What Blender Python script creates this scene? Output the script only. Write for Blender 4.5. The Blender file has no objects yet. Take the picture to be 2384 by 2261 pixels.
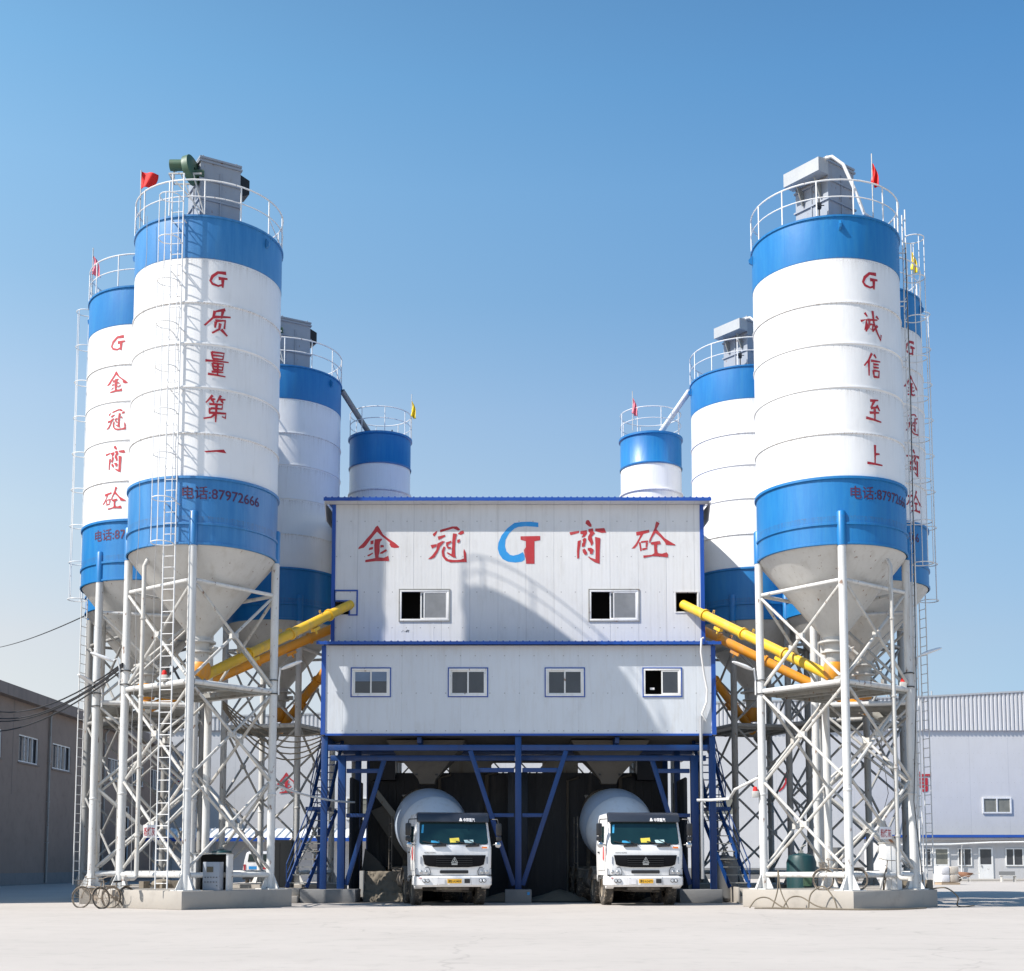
import bpy, bmesh, math, random
from math import sin, cos, pi, radians, atan2, sqrt, hypot
from mathutils import Vector, Matrix
random.seed(11)
SC = bpy.context.scene
COL = SC.collection
XC = 0.15                       # plane of symmetry of the plant

# ------------------------------------------------------------------ meshes
class MB:
    def __init__(s): s.v=[]; s.f=[]
    def add(s, vs, fs):
        b=len(s.v); s.v += [tuple(p) for p in vs]; s.f += [tuple(b+i for i in f) for f in fs]; return s
    def box(s, x0,x1,y0,y1,z0,z1, rz=0, c=None, rx=0):
        vs=[Vector((x,y,z)) for x in (x0,x1) for y in (y0,y1) for z in (z0,z1)]
        if rz or rx:
            c=Vector(c) if c else Vector(((x0+x1)/2,(y0+y1)/2,(z0+z1)/2))
            M=Matrix.Rotation(rz,3,'Z')@Matrix.Rotation(rx,3,'X')
            vs=[M@(p-c)+c for p in vs]
        return s.add(vs,[(0,1,3,2),(4,6,7,5),(0,4,5,1),(2,3,7,6),(0,2,6,4),(1,5,7,3)])
    def bar(s,p,q,w,h=None,up=(0,0,1)):
        h=h or w; p=Vector(p); q=Vector(q); d=(q-p).normalized(); u=Vector(up)
        if abs(d.dot(u))>.98: u=Vector((1,0,0)) if abs(d.x)<.9 else Vector((0,1,0))
        a=d.cross(u).normalized(); b=a.cross(d).normalized(); vs=[]
        for o in (p,q):
            for i,j in ((-1,-1),(1,-1),(1,1),(-1,1)): vs.append(o+a*i*w/2+b*j*h/2)
        return s.add(vs,[(0,1,2,3),(7,6,5,4),(0,4,5,1),(1,5,6,2),(2,6,7,3),(3,7,4,0)])
    def tube(s,path,r,n=8,closed=False,cap=True):
        P=[Vector(p) for p in path]; m=len(P); rr=r if isinstance(r,(list,tuple)) else [r]*m
        prev=None; rings=[]
        for i in range(m):
            if closed: t=(P[(i+1)%m]-P[i-1]).normalized()
            else: t=(P[min(i+1,m-1)]-P[max(i-1,0)]).normalized()
            if prev is None:
                u=Vector((0,0,1)) if abs(t.z)<.9 else Vector((1,0,0))
                a=t.cross(u).normalized()
            else:
                a=(prev-t*prev.dot(t)).normalized()
            prev=a; b=t.cross(a)
            rings.append([P[i]+(a*cos(2*pi*k/n)+b*sin(2*pi*k/n))*rr[i] for k in range(n)])
        vs=[p for R in rings for p in R]; fs=[]
        for i in range(m if closed else m-1):
            j=(i+1)%m
            for k in range(n): fs.append((i*n+k,i*n+(k+1)%n,j*n+(k+1)%n,j*n+k))
        if cap and not closed: fs.append(tuple(range(n-1,-1,-1))); fs.append(tuple((m-1)*n+k for k in range(n)))
        return s.add(vs,fs)
    def lathe(s,prof,n=32,c=(0,0,0),M=None,cap=False):
        vs=[];fs=[]
        for r,z in prof:
            for k in range(n):
                a=2*pi*k/n; p=Vector((r*cos(a),r*sin(a),z)); 
                if M: p=M@p
                vs.append(p+Vector(c))
        for i in range(len(prof)-1):
            for k in range(n): fs.append((i*n+k,i*n+(k+1)%n,(i+1)*n+(k+1)%n,(i+1)*n+k))
        if cap: fs.append(tuple(range(n-1,-1,-1))); fs.append(tuple((len(prof)-1)*n+k for k in range(n)))
        return s.add(vs,fs)
    def prism(s,pts,fn,t0,t1):
        """pts in 2-D, fn(u,v,t) -> 3-D; closed solid between t0 and t1"""
        n=len(pts); vs=[fn(u,v,t0) for u,v in pts]+[fn(u,v,t1) for u,v in pts]
        fs=[tuple(range(n-1,-1,-1)),tuple(range(n,2*n))]+[(i,(i+1)%n,n+(i+1)%n,n+i) for i in range(n)]
        return s.add(vs,fs)
    def sphere(s,c,r,n=10,sc=(1,1,1)):
        c=Vector(c); vs=[];m=n//2+1
        for i in range(m+1):
            th=pi*i/m
            for k in range(n):
                a=2*pi*k/n; vs.append(c+Vector((r*sc[0]*sin(th)*cos(a),r*sc[1]*sin(th)*sin(a),r*sc[2]*cos(th))))
        fs=[(i*n+k,(i+1)*n+k,(i+1)*n+(k+1)%n,i*n+(k+1)%n) for i in range(m) for k in range(n)]
        return s.add(vs,fs)
    def build(s,name,mat,parent=None,bevel=0,ang=35,smooth=True,tri=False):
        me=bpy.data.meshes.new(name); me.from_pydata([tuple(p) for p in s.v],[],s.f)
        bm=bmesh.new(); bm.from_mesh(me)
        bmesh.ops.remove_doubles(bm,verts=bm.verts,dist=1e-5)
        bmesh.ops.recalc_face_normals(bm,faces=bm.faces)
        if bevel:
            es=[e for e in bm.edges if len(e.link_faces)==2 and e.calc_face_angle(0)>radians(40)]
            bmesh.ops.bevel(bm,geom=es,offset=bevel,segments=2,affect='EDGES',profile=.5)
        if tri: bmesh.ops.triangulate(bm,faces=[f for f in bm.faces if len(f.verts)>4])
        bm.to_mesh(me); bm.free()
        if smooth: me.shade_smooth(); me.set_sharp_from_angle(angle=radians(ang))
        me.materials.append(mat)
        o=bpy.data.objects.new(name,me); COL.objects.link(o)
        if parent: o.parent=parent
        return o

def tag(o,label=None,cat=None,group=None,kind=None):
    if label: o['label']=label
    if cat: o['category']=cat
    if group: o['group']=group
    if kind: o['kind']=kind
    return o
def thing(name,label,cat,loc=(0,0,0),rz=0,group=None):
    o=bpy.data.objects.new(name,None); COL.objects.link(o); o.location=loc; o.rotation_euler=(0,0,rz); o.empty_display_size=.3
    return tag(o,label,cat,group)
def copy_tree(o,parent=None):
    c=o.copy(); COL.objects.link(c); c.parent=parent
    for ch in list(o.children): copy_tree(ch,c)
    return c

# ------------------------------------------------------------------ materials
def new_mat(name):
    m=bpy.data.materials.new(name); m.use_nodes=True; nt=m.node_tree; b=nt.nodes['Principled BSDF']; return m,nt,b
def N(nt,t,**k):
    n=nt.nodes.new(t)
    for a,v in k.items():
        if a in n.inputs: n.inputs[a].default_value=v
        else: setattr(n,a,v)
    return n
def mix(nt,f,a,b,blend='MIX'):
    n=nt.nodes.new('ShaderNodeMix'); n.data_type='RGBA'; n.blend_type=blend; n.clamp_factor=True
    for i,x in ((0,f),(6,a),(7,b)):
        if isinstance(x,bpy.types.NodeSocket): nt.links.new(x,n.inputs[i])
        elif i==0: n.inputs[0].default_value=x
        else: n.inputs[i].default_value=(*x,1) if len(x)==3 else x
    return n.outputs[2]
def math_(nt,op,a,b=None,c=None):
    n=nt.nodes.new('ShaderNodeMath'); n.operation=op
    for i,x in enumerate((a,b,c)):
        if x is None: continue
        if isinstance(x,bpy.types.NodeSocket): nt.links.new(x,n.inputs[i])
        else: n.inputs[i].default_value=x
    return n.outputs[0]
def ramp(nt,s,a,b):
    n=nt.nodes.new('ShaderNodeMapRange'); n.interpolation_type='SMOOTHSTEP'; nt.links.new(s,n.inputs[0]); n.inputs[1].default_value=a; n.inputs[2].default_value=b; return n.outputs[0]
def noise(nt,vec,scale,detail=4,sc=(1,1,1),rough=.55):
    mp=nt.nodes.new('ShaderNodeMapping'); mp.inputs['Scale'].default_value=sc; nt.links.new(vec,mp.inputs[0])
    n=N(nt,'ShaderNodeTexNoise',Scale=scale,Detail=detail,Roughness=rough); nt.links.new(mp.outputs[0],n.inputs['Vector']); return n.outputs['Fac']
def coords(nt,obj=True):
    if obj:
        return nt.nodes.new('ShaderNodeTexCoord').outputs['Object']
    return nt.nodes.new('ShaderNodeNewGeometry').outputs['Position']
def bump(nt,b,h,strength=.2,dist=.01):
    n=N(nt,'ShaderNodeBump',Strength=strength,Distance=dist); nt.links.new(h,n.inputs['Height']); nt.links.new(n.outputs[0],b.inputs['Normal'])
def paint(name,col,rough=.45,dirt=(.25,.2,.15),dirt_amt=.35,rust=0,streak=True,var=.12,scale=1.0,metal=0,bmp=.15,spec=.5,obj=False):
    m,nt,b=new_mat(name); P=coords(nt,obj)
    n1=noise(nt,P,1.3*scale,5); n2=noise(nt,P,5*scale,5,(1,1,.12) if streak else (1,1,1)); n3=noise(nt,P,22*scale,4)
    dark=tuple(c*(1-var*2) for c in col); c=mix(nt,n1,dark,tuple(min(1,x*(1+var*.5)) for x in col))
    c=mix(nt,math_(nt,'MULTIPLY',ramp(nt,n2,.48,.8),dirt_amt),c,dirt)
    c=mix(nt,math_(nt,'MULTIPLY',ramp(nt,n3,.55,.75),dirt_amt*.45),c,dirt)
    if rust:
        n4=noise(nt,P,9*scale,6,(1,1,.45)); c=mix(nt,math_(nt,'MULTIPLY',ramp(nt,n4,.66-.1*rust,.72),.9),c,(.16,.07,.03))
    nt.links.new(c,b.inputs['Base Color']); b.inputs['Metallic'].default_value=metal
    b.inputs['Specular IOR Level'].default_value=spec
    r=nt.nodes.new('ShaderNodeMapRange'); nt.links.new(n2,r.inputs[0]); r.inputs[3].default_value=max(.05,rough-.12); r.inputs[4].default_value=min(1,rough+.2); nt.links.new(r.outputs[0],b.inputs['Roughness'])
    if bmp: bump(nt,b,n3,bmp,.008)
    return m
def flat(name,col,rough=.5,metal=0,emit=0):
    m,nt,b=new_mat(name); P=coords(nt,False); n=noise(nt,P,6,4)
    c=mix(nt,n,tuple(x*.82 for x in col),tuple(min(1,x*1.12) for x in col)); nt.links.new(c,b.inputs['Base Color'])
    b.inputs['Roughness'].default_value=rough; b.inputs['Metallic'].default_value=metal
    return m
def silo_paint(name,col,dirt,amt,rz=17.07,sp=1.267,rough=.42,fade_sheen=None):
    """sheet steel in courses: grime runs below each flange, welded vertical seams, slight dents"""
    m,nt,b=new_mat(name); P=coords(nt,True)
    sx=nt.nodes.new('ShaderNodeSeparateXYZ'); nt.links.new(P,sx.inputs[0]); X,Y,Z=sx.outputs
    ang=math_(nt,'ARCTAN2',X,Y)
    cv=nt.nodes.new('ShaderNodeCombineXYZ'); nt.links.new(math_(nt,'MULTIPLY',ang,2.2),cv.inputs[0]); nt.links.new(Z,cv.inputs[2]); V=cv.outputs[0]
    big=noise(nt,V,.9,5); st=noise(nt,V,5,6,(1,1,.1),.7); st2=noise(nt,V,16,5,(1,1,.05),.7); fine=noise(nt,V,30,4)
    t=math_(nt,'FRACT',math_(nt,'DIVIDE',math_(nt,'SUBTRACT',Z,rz-30*sp),sp))     # 1 just below a flange
    edge=math_(nt,'POWER',t,5.0)
    g=math_(nt,'MULTIPLY',edge,ramp(nt,st2,.42,.68)); g2=math_(nt,'MULTIPLY',ramp(nt,st,.5,.8),.5)
    g=math_(nt,'MAXIMUM',math_(nt,'MULTIPLY',g,1.0),g2)
    c=mix(nt,big,tuple(x*.86 for x in col),col)
    if fade_sheen: c=mix(nt,math_(nt,'MULTIPLY',ramp(nt,st,.35,.75),.55),c,fade_sheen)
    # plate tone changes from course to course and seam to seam
    wn=nt.nodes.new('ShaderNodeTexWhiteNoise'); wn.noise_dimensions='2D'; c2=nt.nodes.new('ShaderNodeCombineXYZ')
    nt.links.new(math_(nt,'FLOOR',math_(nt,'DIVIDE',math_(nt,'SUBTRACT',Z,rz-30*sp),sp)),c2.inputs[0]); nt.links.new(math_(nt,'FLOOR',math_(nt,'MULTIPLY',ang,.64)),c2.inputs[1]); nt.links.new(c2.outputs[0],wn.inputs[0])
    c=mix(nt,math_(nt,'MULTIPLY',wn.outputs['Value'],.10),c,tuple(x*.5 for x in col))
    c=mix(nt,math_(nt,'MULTIPLY',g,amt),c,dirt)
    rs=math_(nt,'MULTIPLY',math_(nt,'MULTIPLY',math_(nt,'POWER',t,14.0),ramp(nt,fine,.5,.7)),.7*amt*2)
    c=mix(nt,rs,c,(.17,.09,.05))
    nt.links.new(c,b.inputs['Base Color']); b.inputs['Roughness'].default_value=rough
    dent=noise(nt,V,1.6,3,(1,1,.7)); seam=ramp(nt,math_(nt,'ABSOLUTE',math_(nt,'SUBTRACT',math_(nt,'FRACT',math_(nt,'MULTIPLY',ang,.64)),.5)),.0,.008)
    h=math_(nt,'ADD',math_(nt,'MULTIPLY',dent,1.6),math_(nt,'MULTIPLY',seam,.25))
    bump(nt,b,h,.35,.02)
    return m

M={}
M['white']=silo_paint('silo_white',(.86,.86,.86),(.42,.39,.35),.5)
M['blue']=silo_paint('silo_blue',(.008,.165,.45),(.03,.07,.12),.4,rz=18.39,sp=1.5,fade_sheen=(.03,.24,.50))
def _coat(m):
    b=m.node_tree.nodes['Principled BSDF']; b.inputs['Coat Weight'].default_value=.7; b.inputs['Coat Roughness'].default_value=.42; return m
M['blue_sheen']=silo_paint('silo_blue_sheen',(.016,.175,.45),(.04,.09,.16),.45,rz=18.39,sp=1.5,fade_sheen=(.07,.28,.56))  # sun sheen on the front left silo put into a paler blue
_coat(M['blue_sheen'])
M['cone']=paint('hopper_cream',(.58,.57,.545),.5,(.3,.26,.2),.32,rust=.1)
M['steel']=paint('leg_white',(.68,.68,.665),.45,(.33,.28,.22),.5,rust=.35)
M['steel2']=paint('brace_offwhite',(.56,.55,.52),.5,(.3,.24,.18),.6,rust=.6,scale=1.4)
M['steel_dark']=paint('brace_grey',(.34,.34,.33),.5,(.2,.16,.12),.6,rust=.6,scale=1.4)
M['rail']=paint('rail_white',(.80,.80,.79),.4,(.4,.35,.3),.3,rust=.2)
M['deck']=paint('deck_grey',(.30,.30,.28),.6,(.16,.13,.1),.7,rust=.6)
M['grey']=paint('filter_grey',(.31,.34,.39),.5,(.25,.25,.25),.45,rust=.1)
M['hood']=paint('hood_grey',(.42,.44,.46),.45,(.3,.3,.3),.3)
M['green']=paint('motor_green',(.055,.12,.07),.5,(.1,.09,.06),.4)
M['teal']=paint('compressor_teal',(.008,.05,.055),.4,(.05,.05,.05),.4)
M['black']=flat('black_rubber',(.015,.015,.017),.55)
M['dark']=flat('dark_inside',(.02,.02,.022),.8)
M['yellow']=paint('screw_yellow',(.86,.52,.03),.4,(.32,.26,.2),.45,scale=.8)
M['orange']=paint('screw_orange',(.75,.30,.015),.45,(.32,.26,.22),.6,scale=.8)
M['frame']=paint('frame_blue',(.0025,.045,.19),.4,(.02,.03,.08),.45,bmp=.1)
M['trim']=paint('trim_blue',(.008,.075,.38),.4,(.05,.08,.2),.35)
M['drum']=paint('drum_white',(.68,.71,.75),.35,(.4,.38,.35),.35,streak=False)
M['truck']=paint('cab_white',(.84,.84,.84),.25,(.45,.4,.34),.38,streak=True,bmp=.03)
M['visor']=flat('visor_dark',(.03,.036,.05),.3)
M['plastic']=flat('black_plastic',(.02,.02,.022),.4)
M['tyre']=paint('tyre_dusty',(.06,.055,.05),.85,(.40,.33,.25),1.0,streak=False,scale=2.2)
M['rim']=paint('rim_dusty',(.36,.30,.23),.7,(.2,.16,.12),.8,streak=False)
M['chassis']=paint('chassis_dusty',(.10,.09,.08),.75,(.24,.2,.15),.9,streak=False)
M['red']=paint('paint_red',(.45,.018,.03),.55,(.5,.35,.35),.2,bmp=0)
M['red_wall']=paint('wall_red',(.47,.028,.035),.55,(.5,.3,.3),.22,bmp=0)
M['maroon']=paint('paint_maroon',(.09,.02,.06),.6,(.03,.08,.3),.4,bmp=0)
M['cyan']=paint('logo_blue',(.02,.30,.70),.5,(.3,.5,.7),.2,bmp=0)
M['chrome']=flat('chrome',(.55,.56,.58),.2,1)
M['silver']=flat('galvanised',(.55,.56,.58),.35,.6)
M['lamp']=flat('lamp_white',(.8,.81,.82),.35)
M['orange_l']=flat('indicator_orange',(.85,.2,.02),.3)
M['red_cloth']=flat('red_cloth',(.72,.015,.012),.75)
M['pink_cloth']=flat('faded_red_cloth',(.80,.22,.28),.75)
M['yellow_cloth']=flat('yellow_cloth',(.85,.62,.02),.75)
M['plate']=flat('plate_yellow',(.85,.46,.02),.45)
M['card_y']=flat('card_yellow',(.75,.62,.08),.6)
M['card_b']=flat('card_blue',(.05,.36,.62),.5)
M['card_w']=flat('card_pale',(.55,.75,.75),.5)
M['sign']=flat('sign_white',(.78,.76,.76),.5)
M['cable_grey']=flat('cable_grey',(.33,.33,.33),.6)
M['grille']=flat('grille_black',(.006,.006,.008),.7); M['grille'].node_tree.nodes['Principled BSDF'].inputs['Specular IOR Level'].default_value=.15
M['hose']=paint('hose_dusty',(.17,.14,.10),.75,(.3,.26,.2),.5)
M['wire']=flat('cable_black',(.03,.03,.033),.6)
M['bike']=paint('bike_rusty',(.26,.21,.16),.5,(.3,.2,.12),.7)
M['brick']=flat('brick_brown',(.30,.15,.09),.85)
M['wrap']=paint('wrapped_sacks',(.60,.54,.46),.6,(.35,.2,.12),.7)
M['wood']=flat('pale_wood',(.42,.32,.22),.8)

def glass(name,col,rough=.06,tr=0):
    m,nt,b=new_mat(name); P=coords(nt,False); n=noise(nt,P,2.2,3); c=mix(nt,n,tuple(x*.6 for x in col),tuple(x*1.3 for x in col)); nt.links.new(c,b.inputs['Base Color'])
    b.inputs['Roughness'].default_value=rough; b.inputs['Specular IOR Level'].default_value=.6; bump(nt,b,n,.05,.02); return m
M['ws']=glass('windscreen_glass',(.008,.028,.03),.12)
M['glass']=glass('window_glass',(.05,.055,.065),.1)
M['curtain']=glass('window_mesh',(.22,.225,.23),.35)
M['curtain2']=glass('window_blind',(.12,.18,.28),.3)
M['glass_far']=glass('far_glass',(.20,.20,.17),.2)
M['lens']=glass('lamp_glass',(.5,.52,.55),.08)

def panel_mat(name,col,xs,ribs,seam_sp,dirt_amt=.35,axis=0,sm=.65):
    """sandwich panels: fine vertical ribs, a joint every panel, grime runs under the eave"""
    m,nt,b=new_mat(name); P=coords(nt,False); sx=nt.nodes.new('ShaderNodeSeparateXYZ'); nt.links.new(P,sx.inputs[0]); X=sx.outputs[axis]
    rib=math_(nt,'SINE',math_(nt,'MULTIPLY',X,2*pi*ribs))
    fr=math_(nt,'FRACT',math_(nt,'DIVIDE',math_(nt,'ADD',X,50.0+xs),seam_sp)); d=math_(nt,'ABSOLUTE',math_(nt,'SUBTRACT',fr,.5)); seam=ramp(nt,d,.0,.012/seam_sp)
    n1=noise(nt,P,.7,5); n2=noise(nt,P,7,6,(1,1,.08),.7); n3=noise(nt,P,26,5,(1,1,.5))
    c=mix(nt,n1,tuple(x*.9 for x in col),col)
    wn=nt.nodes.new('ShaderNodeTexWhiteNoise'); wn.noise_dimensions='1D'; nt.links.new(math_(nt,'FLOOR',math_(nt,'DIVIDE',math_(nt,'ADD',X,50.0+xs+seam_sp/2),seam_sp)),wn.inputs['W'])
    c=mix(nt,math_(nt,'MULTIPLY',wn.outputs['Value'],.16),c,tuple(x*.62 for x in col))
    c=mix(nt,math_(nt,'MULTIPLY',ramp(nt,n2,.45,.8),dirt_amt),c,(.42,.40,.36))
    c=mix(nt,math_(nt,'MULTIPLY',ramp(nt,n3,.72,.76),.5),c,(.12,.11,.1))
    g1=math_(nt,'ABSOLUTE',math_(nt,'SUBTRACT',math_(nt,'FRACT',math_(nt,'MULTIPLY',X,2.105)),.5)); g2=math_(nt,'ABSOLUTE',math_(nt,'SUBTRACT',math_(nt,'FRACT',math_(nt,'MULTIPLY',sx.outputs[2],.82)),.5))
    scr=math_(nt,'MULTIPLY',math_(nt,'LESS_THAN',g1,.035),math_(nt,'LESS_THAN',g2,.014)); c=mix(nt,math_(nt,'MULTIPLY',scr,.6),c,(.12,.11,.11))
    big=noise(nt,P,1.6,5,(1,1,.5),.7); c=mix(nt,math_(nt,'MULTIPLY',ramp(nt,big,.52,.72),.22),c,(.44,.43,.41))
    c=mix(nt,math_(nt,'MULTIPLY',math_(nt,'SUBTRACT',1.0,seam),sm),c,(.2,.21,.24))
    nt.links.new(c,b.inputs['Base Color']); b.inputs['Roughness'].default_value=.5
    h=math_(nt,'ADD',math_(nt,'MULTIPLY',rib,.06),math_(nt,'MULTIPLY',seam,.8)); h=math_(nt,'ADD',h,math_(nt,'MULTIPLY',n1,2.0)); bump(nt,b,h,.5,.012)
    return m
M['panel']=panel_mat('wall_panel_white',(.71,.712,.71),.35,8,.95,sm=.45)
M['panel_y']=panel_mat('side_panel_white',(.68,.69,.70),.35,8,.95,axis=1)
M['panel2']=panel_mat('wall_panel_low',(.64,.68,.73),.1,10,1.9,.3,sm=.15)
M['hall']=panel_mat('hall_wall_pale',(.57,.57,.58),.1,1.5,3.2,.2)
def rib_mat(name,col,per,axis=0,dirt=.25):
    m,nt,b=new_mat(name); P=coords(nt,False); n1=noise(nt,P,.3,5); n2=noise(nt,P,2,5,(1,1,.15)); c=mix(nt,n1,tuple(x*.85 for x in col),col)
    c=mix(nt,math_(nt,'MULTIPLY',ramp(nt,n2,.5,.8),dirt),c,(.35,.33,.3)); nt.links.new(c,b.inputs['Base Color']); b.inputs['Roughness'].default_value=.5; return m
M['corr']=rib_mat('corrugated_pale',(.62,.62,.63),1)
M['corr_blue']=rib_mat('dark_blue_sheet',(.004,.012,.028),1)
M['stucco']=paint('warehouse_render',(.27,.21,.175),.85,(.17,.13,.11),.4,scale=.35,bmp=.3,streak=False)
M['stucco_d']=paint('fascia_grey',(.24,.195,.17),.85,(.09,.08,.08),.5,scale=.35)
M['house']=paint('house_wall',(.56,.56,.57),.7,(.4,.36,.3),.3,scale=.4)
def concrete(name,col,amt=.5,cracks=0):
    m,nt,b=new_mat(name); P=coords(nt,False)
    n1=noise(nt,P,.25,6); n2=noise(nt,P,2.1,6,(1,1,1),.65); n3=noise(nt,P,35,5); n4=noise(nt,P,.9,6,(.35,1.6,1),.6)
    c=mix(nt,n1,tuple(x*.82 for x in col),tuple(x*1.08 for x in col)); c=mix(nt,math_(nt,'MULTIPLY',ramp(nt,n2,.5,.78),amt),c,tuple(x*.62 for x in col))
    c=mix(nt,math_(nt,'MULTIPLY',ramp(nt,n4,.5,.75),amt*.5),c,tuple(x*.72 for x in col))
    c=mix(nt,math_(nt,'MULTIPLY',ramp(nt,n3,.6,.8),.25),c,tuple(x*.5 for x in col))
    if cracks:
        v=nt.nodes.new('ShaderNodeTexVoronoi'); v.feature='DISTANCE_TO_EDGE'; v.inputs['Scale'].default_value=.13
        mp=nt.nodes.new('ShaderNodeVectorMath'); mp.operation='ADD'; nz=N(nt,'ShaderNodeTexNoise',Scale=.8,Detail=5); nt.links.new(P,nz.inputs['Vector']); nt.links.new(P,mp.inputs[0])
        sc=nt.nodes.new('ShaderNodeVectorMath'); sc.operation='SCALE'; sc.inputs['Scale'].default_value=1.6; nt.links.new(nz.outputs['Color'],sc.inputs[0]); nt.links.new(sc.outputs[0],mp.inputs[1]); nt.links.new(mp.outputs[0],v.inputs['Vector'])
        c=mix(nt,math_(nt,'MULTIPLY',math_(nt,'SUBTRACT',1.0,ramp(nt,v.outputs['Distance'],.0,.006)),.35),c,tuple(x*.55 for x in col))
    nt.links.new(c,b.inputs['Base Color']); b.inputs['Roughness'].default_value=.85; b.inputs['Specular IOR Level'].default_value=.25
    h=math_(nt,'ADD',n3,math_(nt,'MULTIPLY',n2,2.0)); bump(nt,b,h,.35,.01); return m
M['ground']=concrete('yard_concrete',(.475,.435,.395),.42,1)
M['plinth']=concrete('plinth_concrete',(.40,.37,.33),.5)
M['ped']=concrete('pedestal_concrete',(.22,.22,.22),.6)
M['slab_in']=concrete('bay_floor_dark',(.06,.058,.055),.6)  # bay slab, much darker concrete than the yard
M['hopper']=concrete('hopper_dusty',(.15,.14,.125),.6)
M['rubble']=concrete('old_concrete',(.22,.19,.15),.9)

# ------------------------------------------------------------------ writing
S5=lambda pts:[(x/345.,y/345.) for x,y in pts]
def norm(polys,x0,y0,h):            # picture coordinates (y down) -> unit glyph, centred
    return [[((x-x0)/h,-(y-y0)/h) for x,y in p] for p in polys]
JIN=norm([[(540,317),(556,340),(590,400),(640,440),(700,480),(740,515),(735,525),(695,528),(665,520),(650,495),(655,480),(620,450),(575,415),(535,375),(505,410),(470,455),(435,505),(415,525),(362,540),(368,520),(400,490),(440,440),(480,395),(510,350),(520,330)],
 [(475,462),(505,455),(502,490),(475,495)],[(465,525),(500,517),(498,540),(460,550)],[(448,595),(498,570),(500,580),(465,605),(450,607)],
 [(515,447),(580,440),(582,452),(565,470),(560,500),(560,560),(548,615),(600,620),(640,600),(648,640),(645,650),(600,650),(520,652),(428,662),(430,640),(520,622),(512,560),(510,500),(512,470)],
 [(567,500),(595,500),(600,520),(567,525)],[(567,570),(620,538),(628,555),(585,582),(562,582)]],550,490,345)
GUAN=norm([[(1120,352),(1180,335),(1230,320),(1275,320),(1305,348),(1290,360),(1240,340),(1190,355),(1120,375)],[(1052,390),(1080,368),(1095,362),(1085,390),(1068,415),(1055,405)],
 [(1285,385),(1310,365),(1335,358),(1340,385),(1310,400),(1285,392)],[(1098,415),(1165,398),(1168,415),(1105,448)],[(1033,495),(1090,485),(1085,510),(1045,528)],
 [(1095,480),(1140,458),(1165,460),(1120,510),(1100,560),(1070,610),(1040,625),(1008,628),(1050,590),(1085,540)],
 [(1150,510),(1170,512),(1158,560),(1165,600),(1195,628),(1250,635),(1310,632),(1340,620),(1335,560),(1340,530),(1360,570),(1365,655),(1310,655),(1220,658),(1170,640),(1140,600),(1135,550)],
 [(1238,385),(1275,390),(1262,450),(1258,520),(1260,590),(1268,615),(1240,610),(1180,570),(1190,562),(1225,580),(1230,520),(1232,450)],
 [(1175,470),(1222,455),(1225,470),(1195,490),(1190,510),(1222,515),(1220,530),(1190,530),(1175,500)],[(1277,445),(1305,440),(1300,470),(1277,475)]],1187,490,345)
SHANG=norm([[(660,268),(680,268),(705,312),(702,332),(680,328),(648,300),(652,280)],[(500,382),(590,368),(588,388),(510,410)],[(600,372),(660,362),(662,395),(640,425),(612,432),(625,400),(600,398)],
 [(738,348),(822,342),(838,385),(800,388),(738,372)],[(675,352),(718,346),(720,372),(735,390),(705,425),(720,480),(715,495),(700,510),(690,480),(670,450),(672,420),(690,390),(675,375)],
 [(575,465),(605,455),(600,500),(590,560),(588,625),(570,630),(568,560)],[(735,425),(785,438),(778,560),(776,677),(735,665),(690,635),(665,608),(700,622),(738,635),(740,560),(738,480)],
 [(620,450),(635,435),(655,440),(650,475),(640,515),(612,520),(615,490),(625,475)],[(618,545),(640,535),(660,570),(660,590),(640,595),(622,570)],[(668,530),(700,528),(722,545),(712,585),(688,588),(685,560),(668,552)]],669,470,345)
TONG=norm([[(1112,372),(1232,350),(1235,375),(1180,390),(1150,440),(1120,500),(1100,525),(1068,528),(1105,485),(1135,435),(1150,402),(1115,405)],
 [(1135,468),(1153,468),(1163,545),(1150,555)],[(1156,458),(1222,450),(1222,466),(1156,474)],[(1200,469),(1222,469),(1215,512),(1198,514)],[(1165,526),(1215,516),(1213,532),(1168,545)],
 [(1300,272),(1328,288),(1325,300),(1300,345),(1335,385),(1375,430),(1430,465),(1472,490),(1468,498),(1385,492),(1378,470),(1340,425),(1290,380),(1262,420),(1240,470),(1230,475),(1232,445),(1258,390),(1285,330),(1290,300)],
 [(1245,468),(1330,455),(1338,485),(1305,492),(1302,530),(1310,570),(1350,575),(1390,562),(1405,580),(1402,610),(1340,602),(1260,598),(1178,615),(1176,592),(1255,585),(1278,570),(1275,490),(1248,490)]],1270,443,345)
LOGO_C=[(2035,287),(1960,278),(1880,280),(1810,290),(1745,340),(1690,410),(1660,480),(1655,540),(1670,590),(1700,635),(1750,660),(1820,668),(1880,660),(1908,640),(1905,600),(1890,568),(1850,590),(1800,602),(1770,595),(1735,560),(1722,510),(1728,450),(1760,390),(1810,345),(1850,328),(1920,322),(1980,325),(2035,330)]
LOGO_T=[(1868,418),(2052,415),(2052,455),(1998,465),(1998,680),(1920,680),(1918,640),(1908,610),(1898,550),(1918,520),(1918,465),(1868,450)]
def stroke(pts,w):
    """one brush stroke as a polygon, blunt at the start, thinning to the end"""
    P=[Vector(p) for p in pts]; n=len(P); L=[];R=[]
    for i in range(n):
        t=(P[min(i+1,n-1)]-P[max(i-1,0)]).normalized(); k=Vector((-t.y,t.x)); ww=w*(1.0-.4*i/max(1,n-1))/2*(.92 if i%2 else 1.08)
        L.append(P[i]+k*ww); R.append(P[i]-k*ww)
    return [tuple(p) for p in L+R[::-1]]
def brush(strokes,w,x0,y0,h): return norm([stroke(s,w*1.13) for s in strokes],x0,y0,h)
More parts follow.
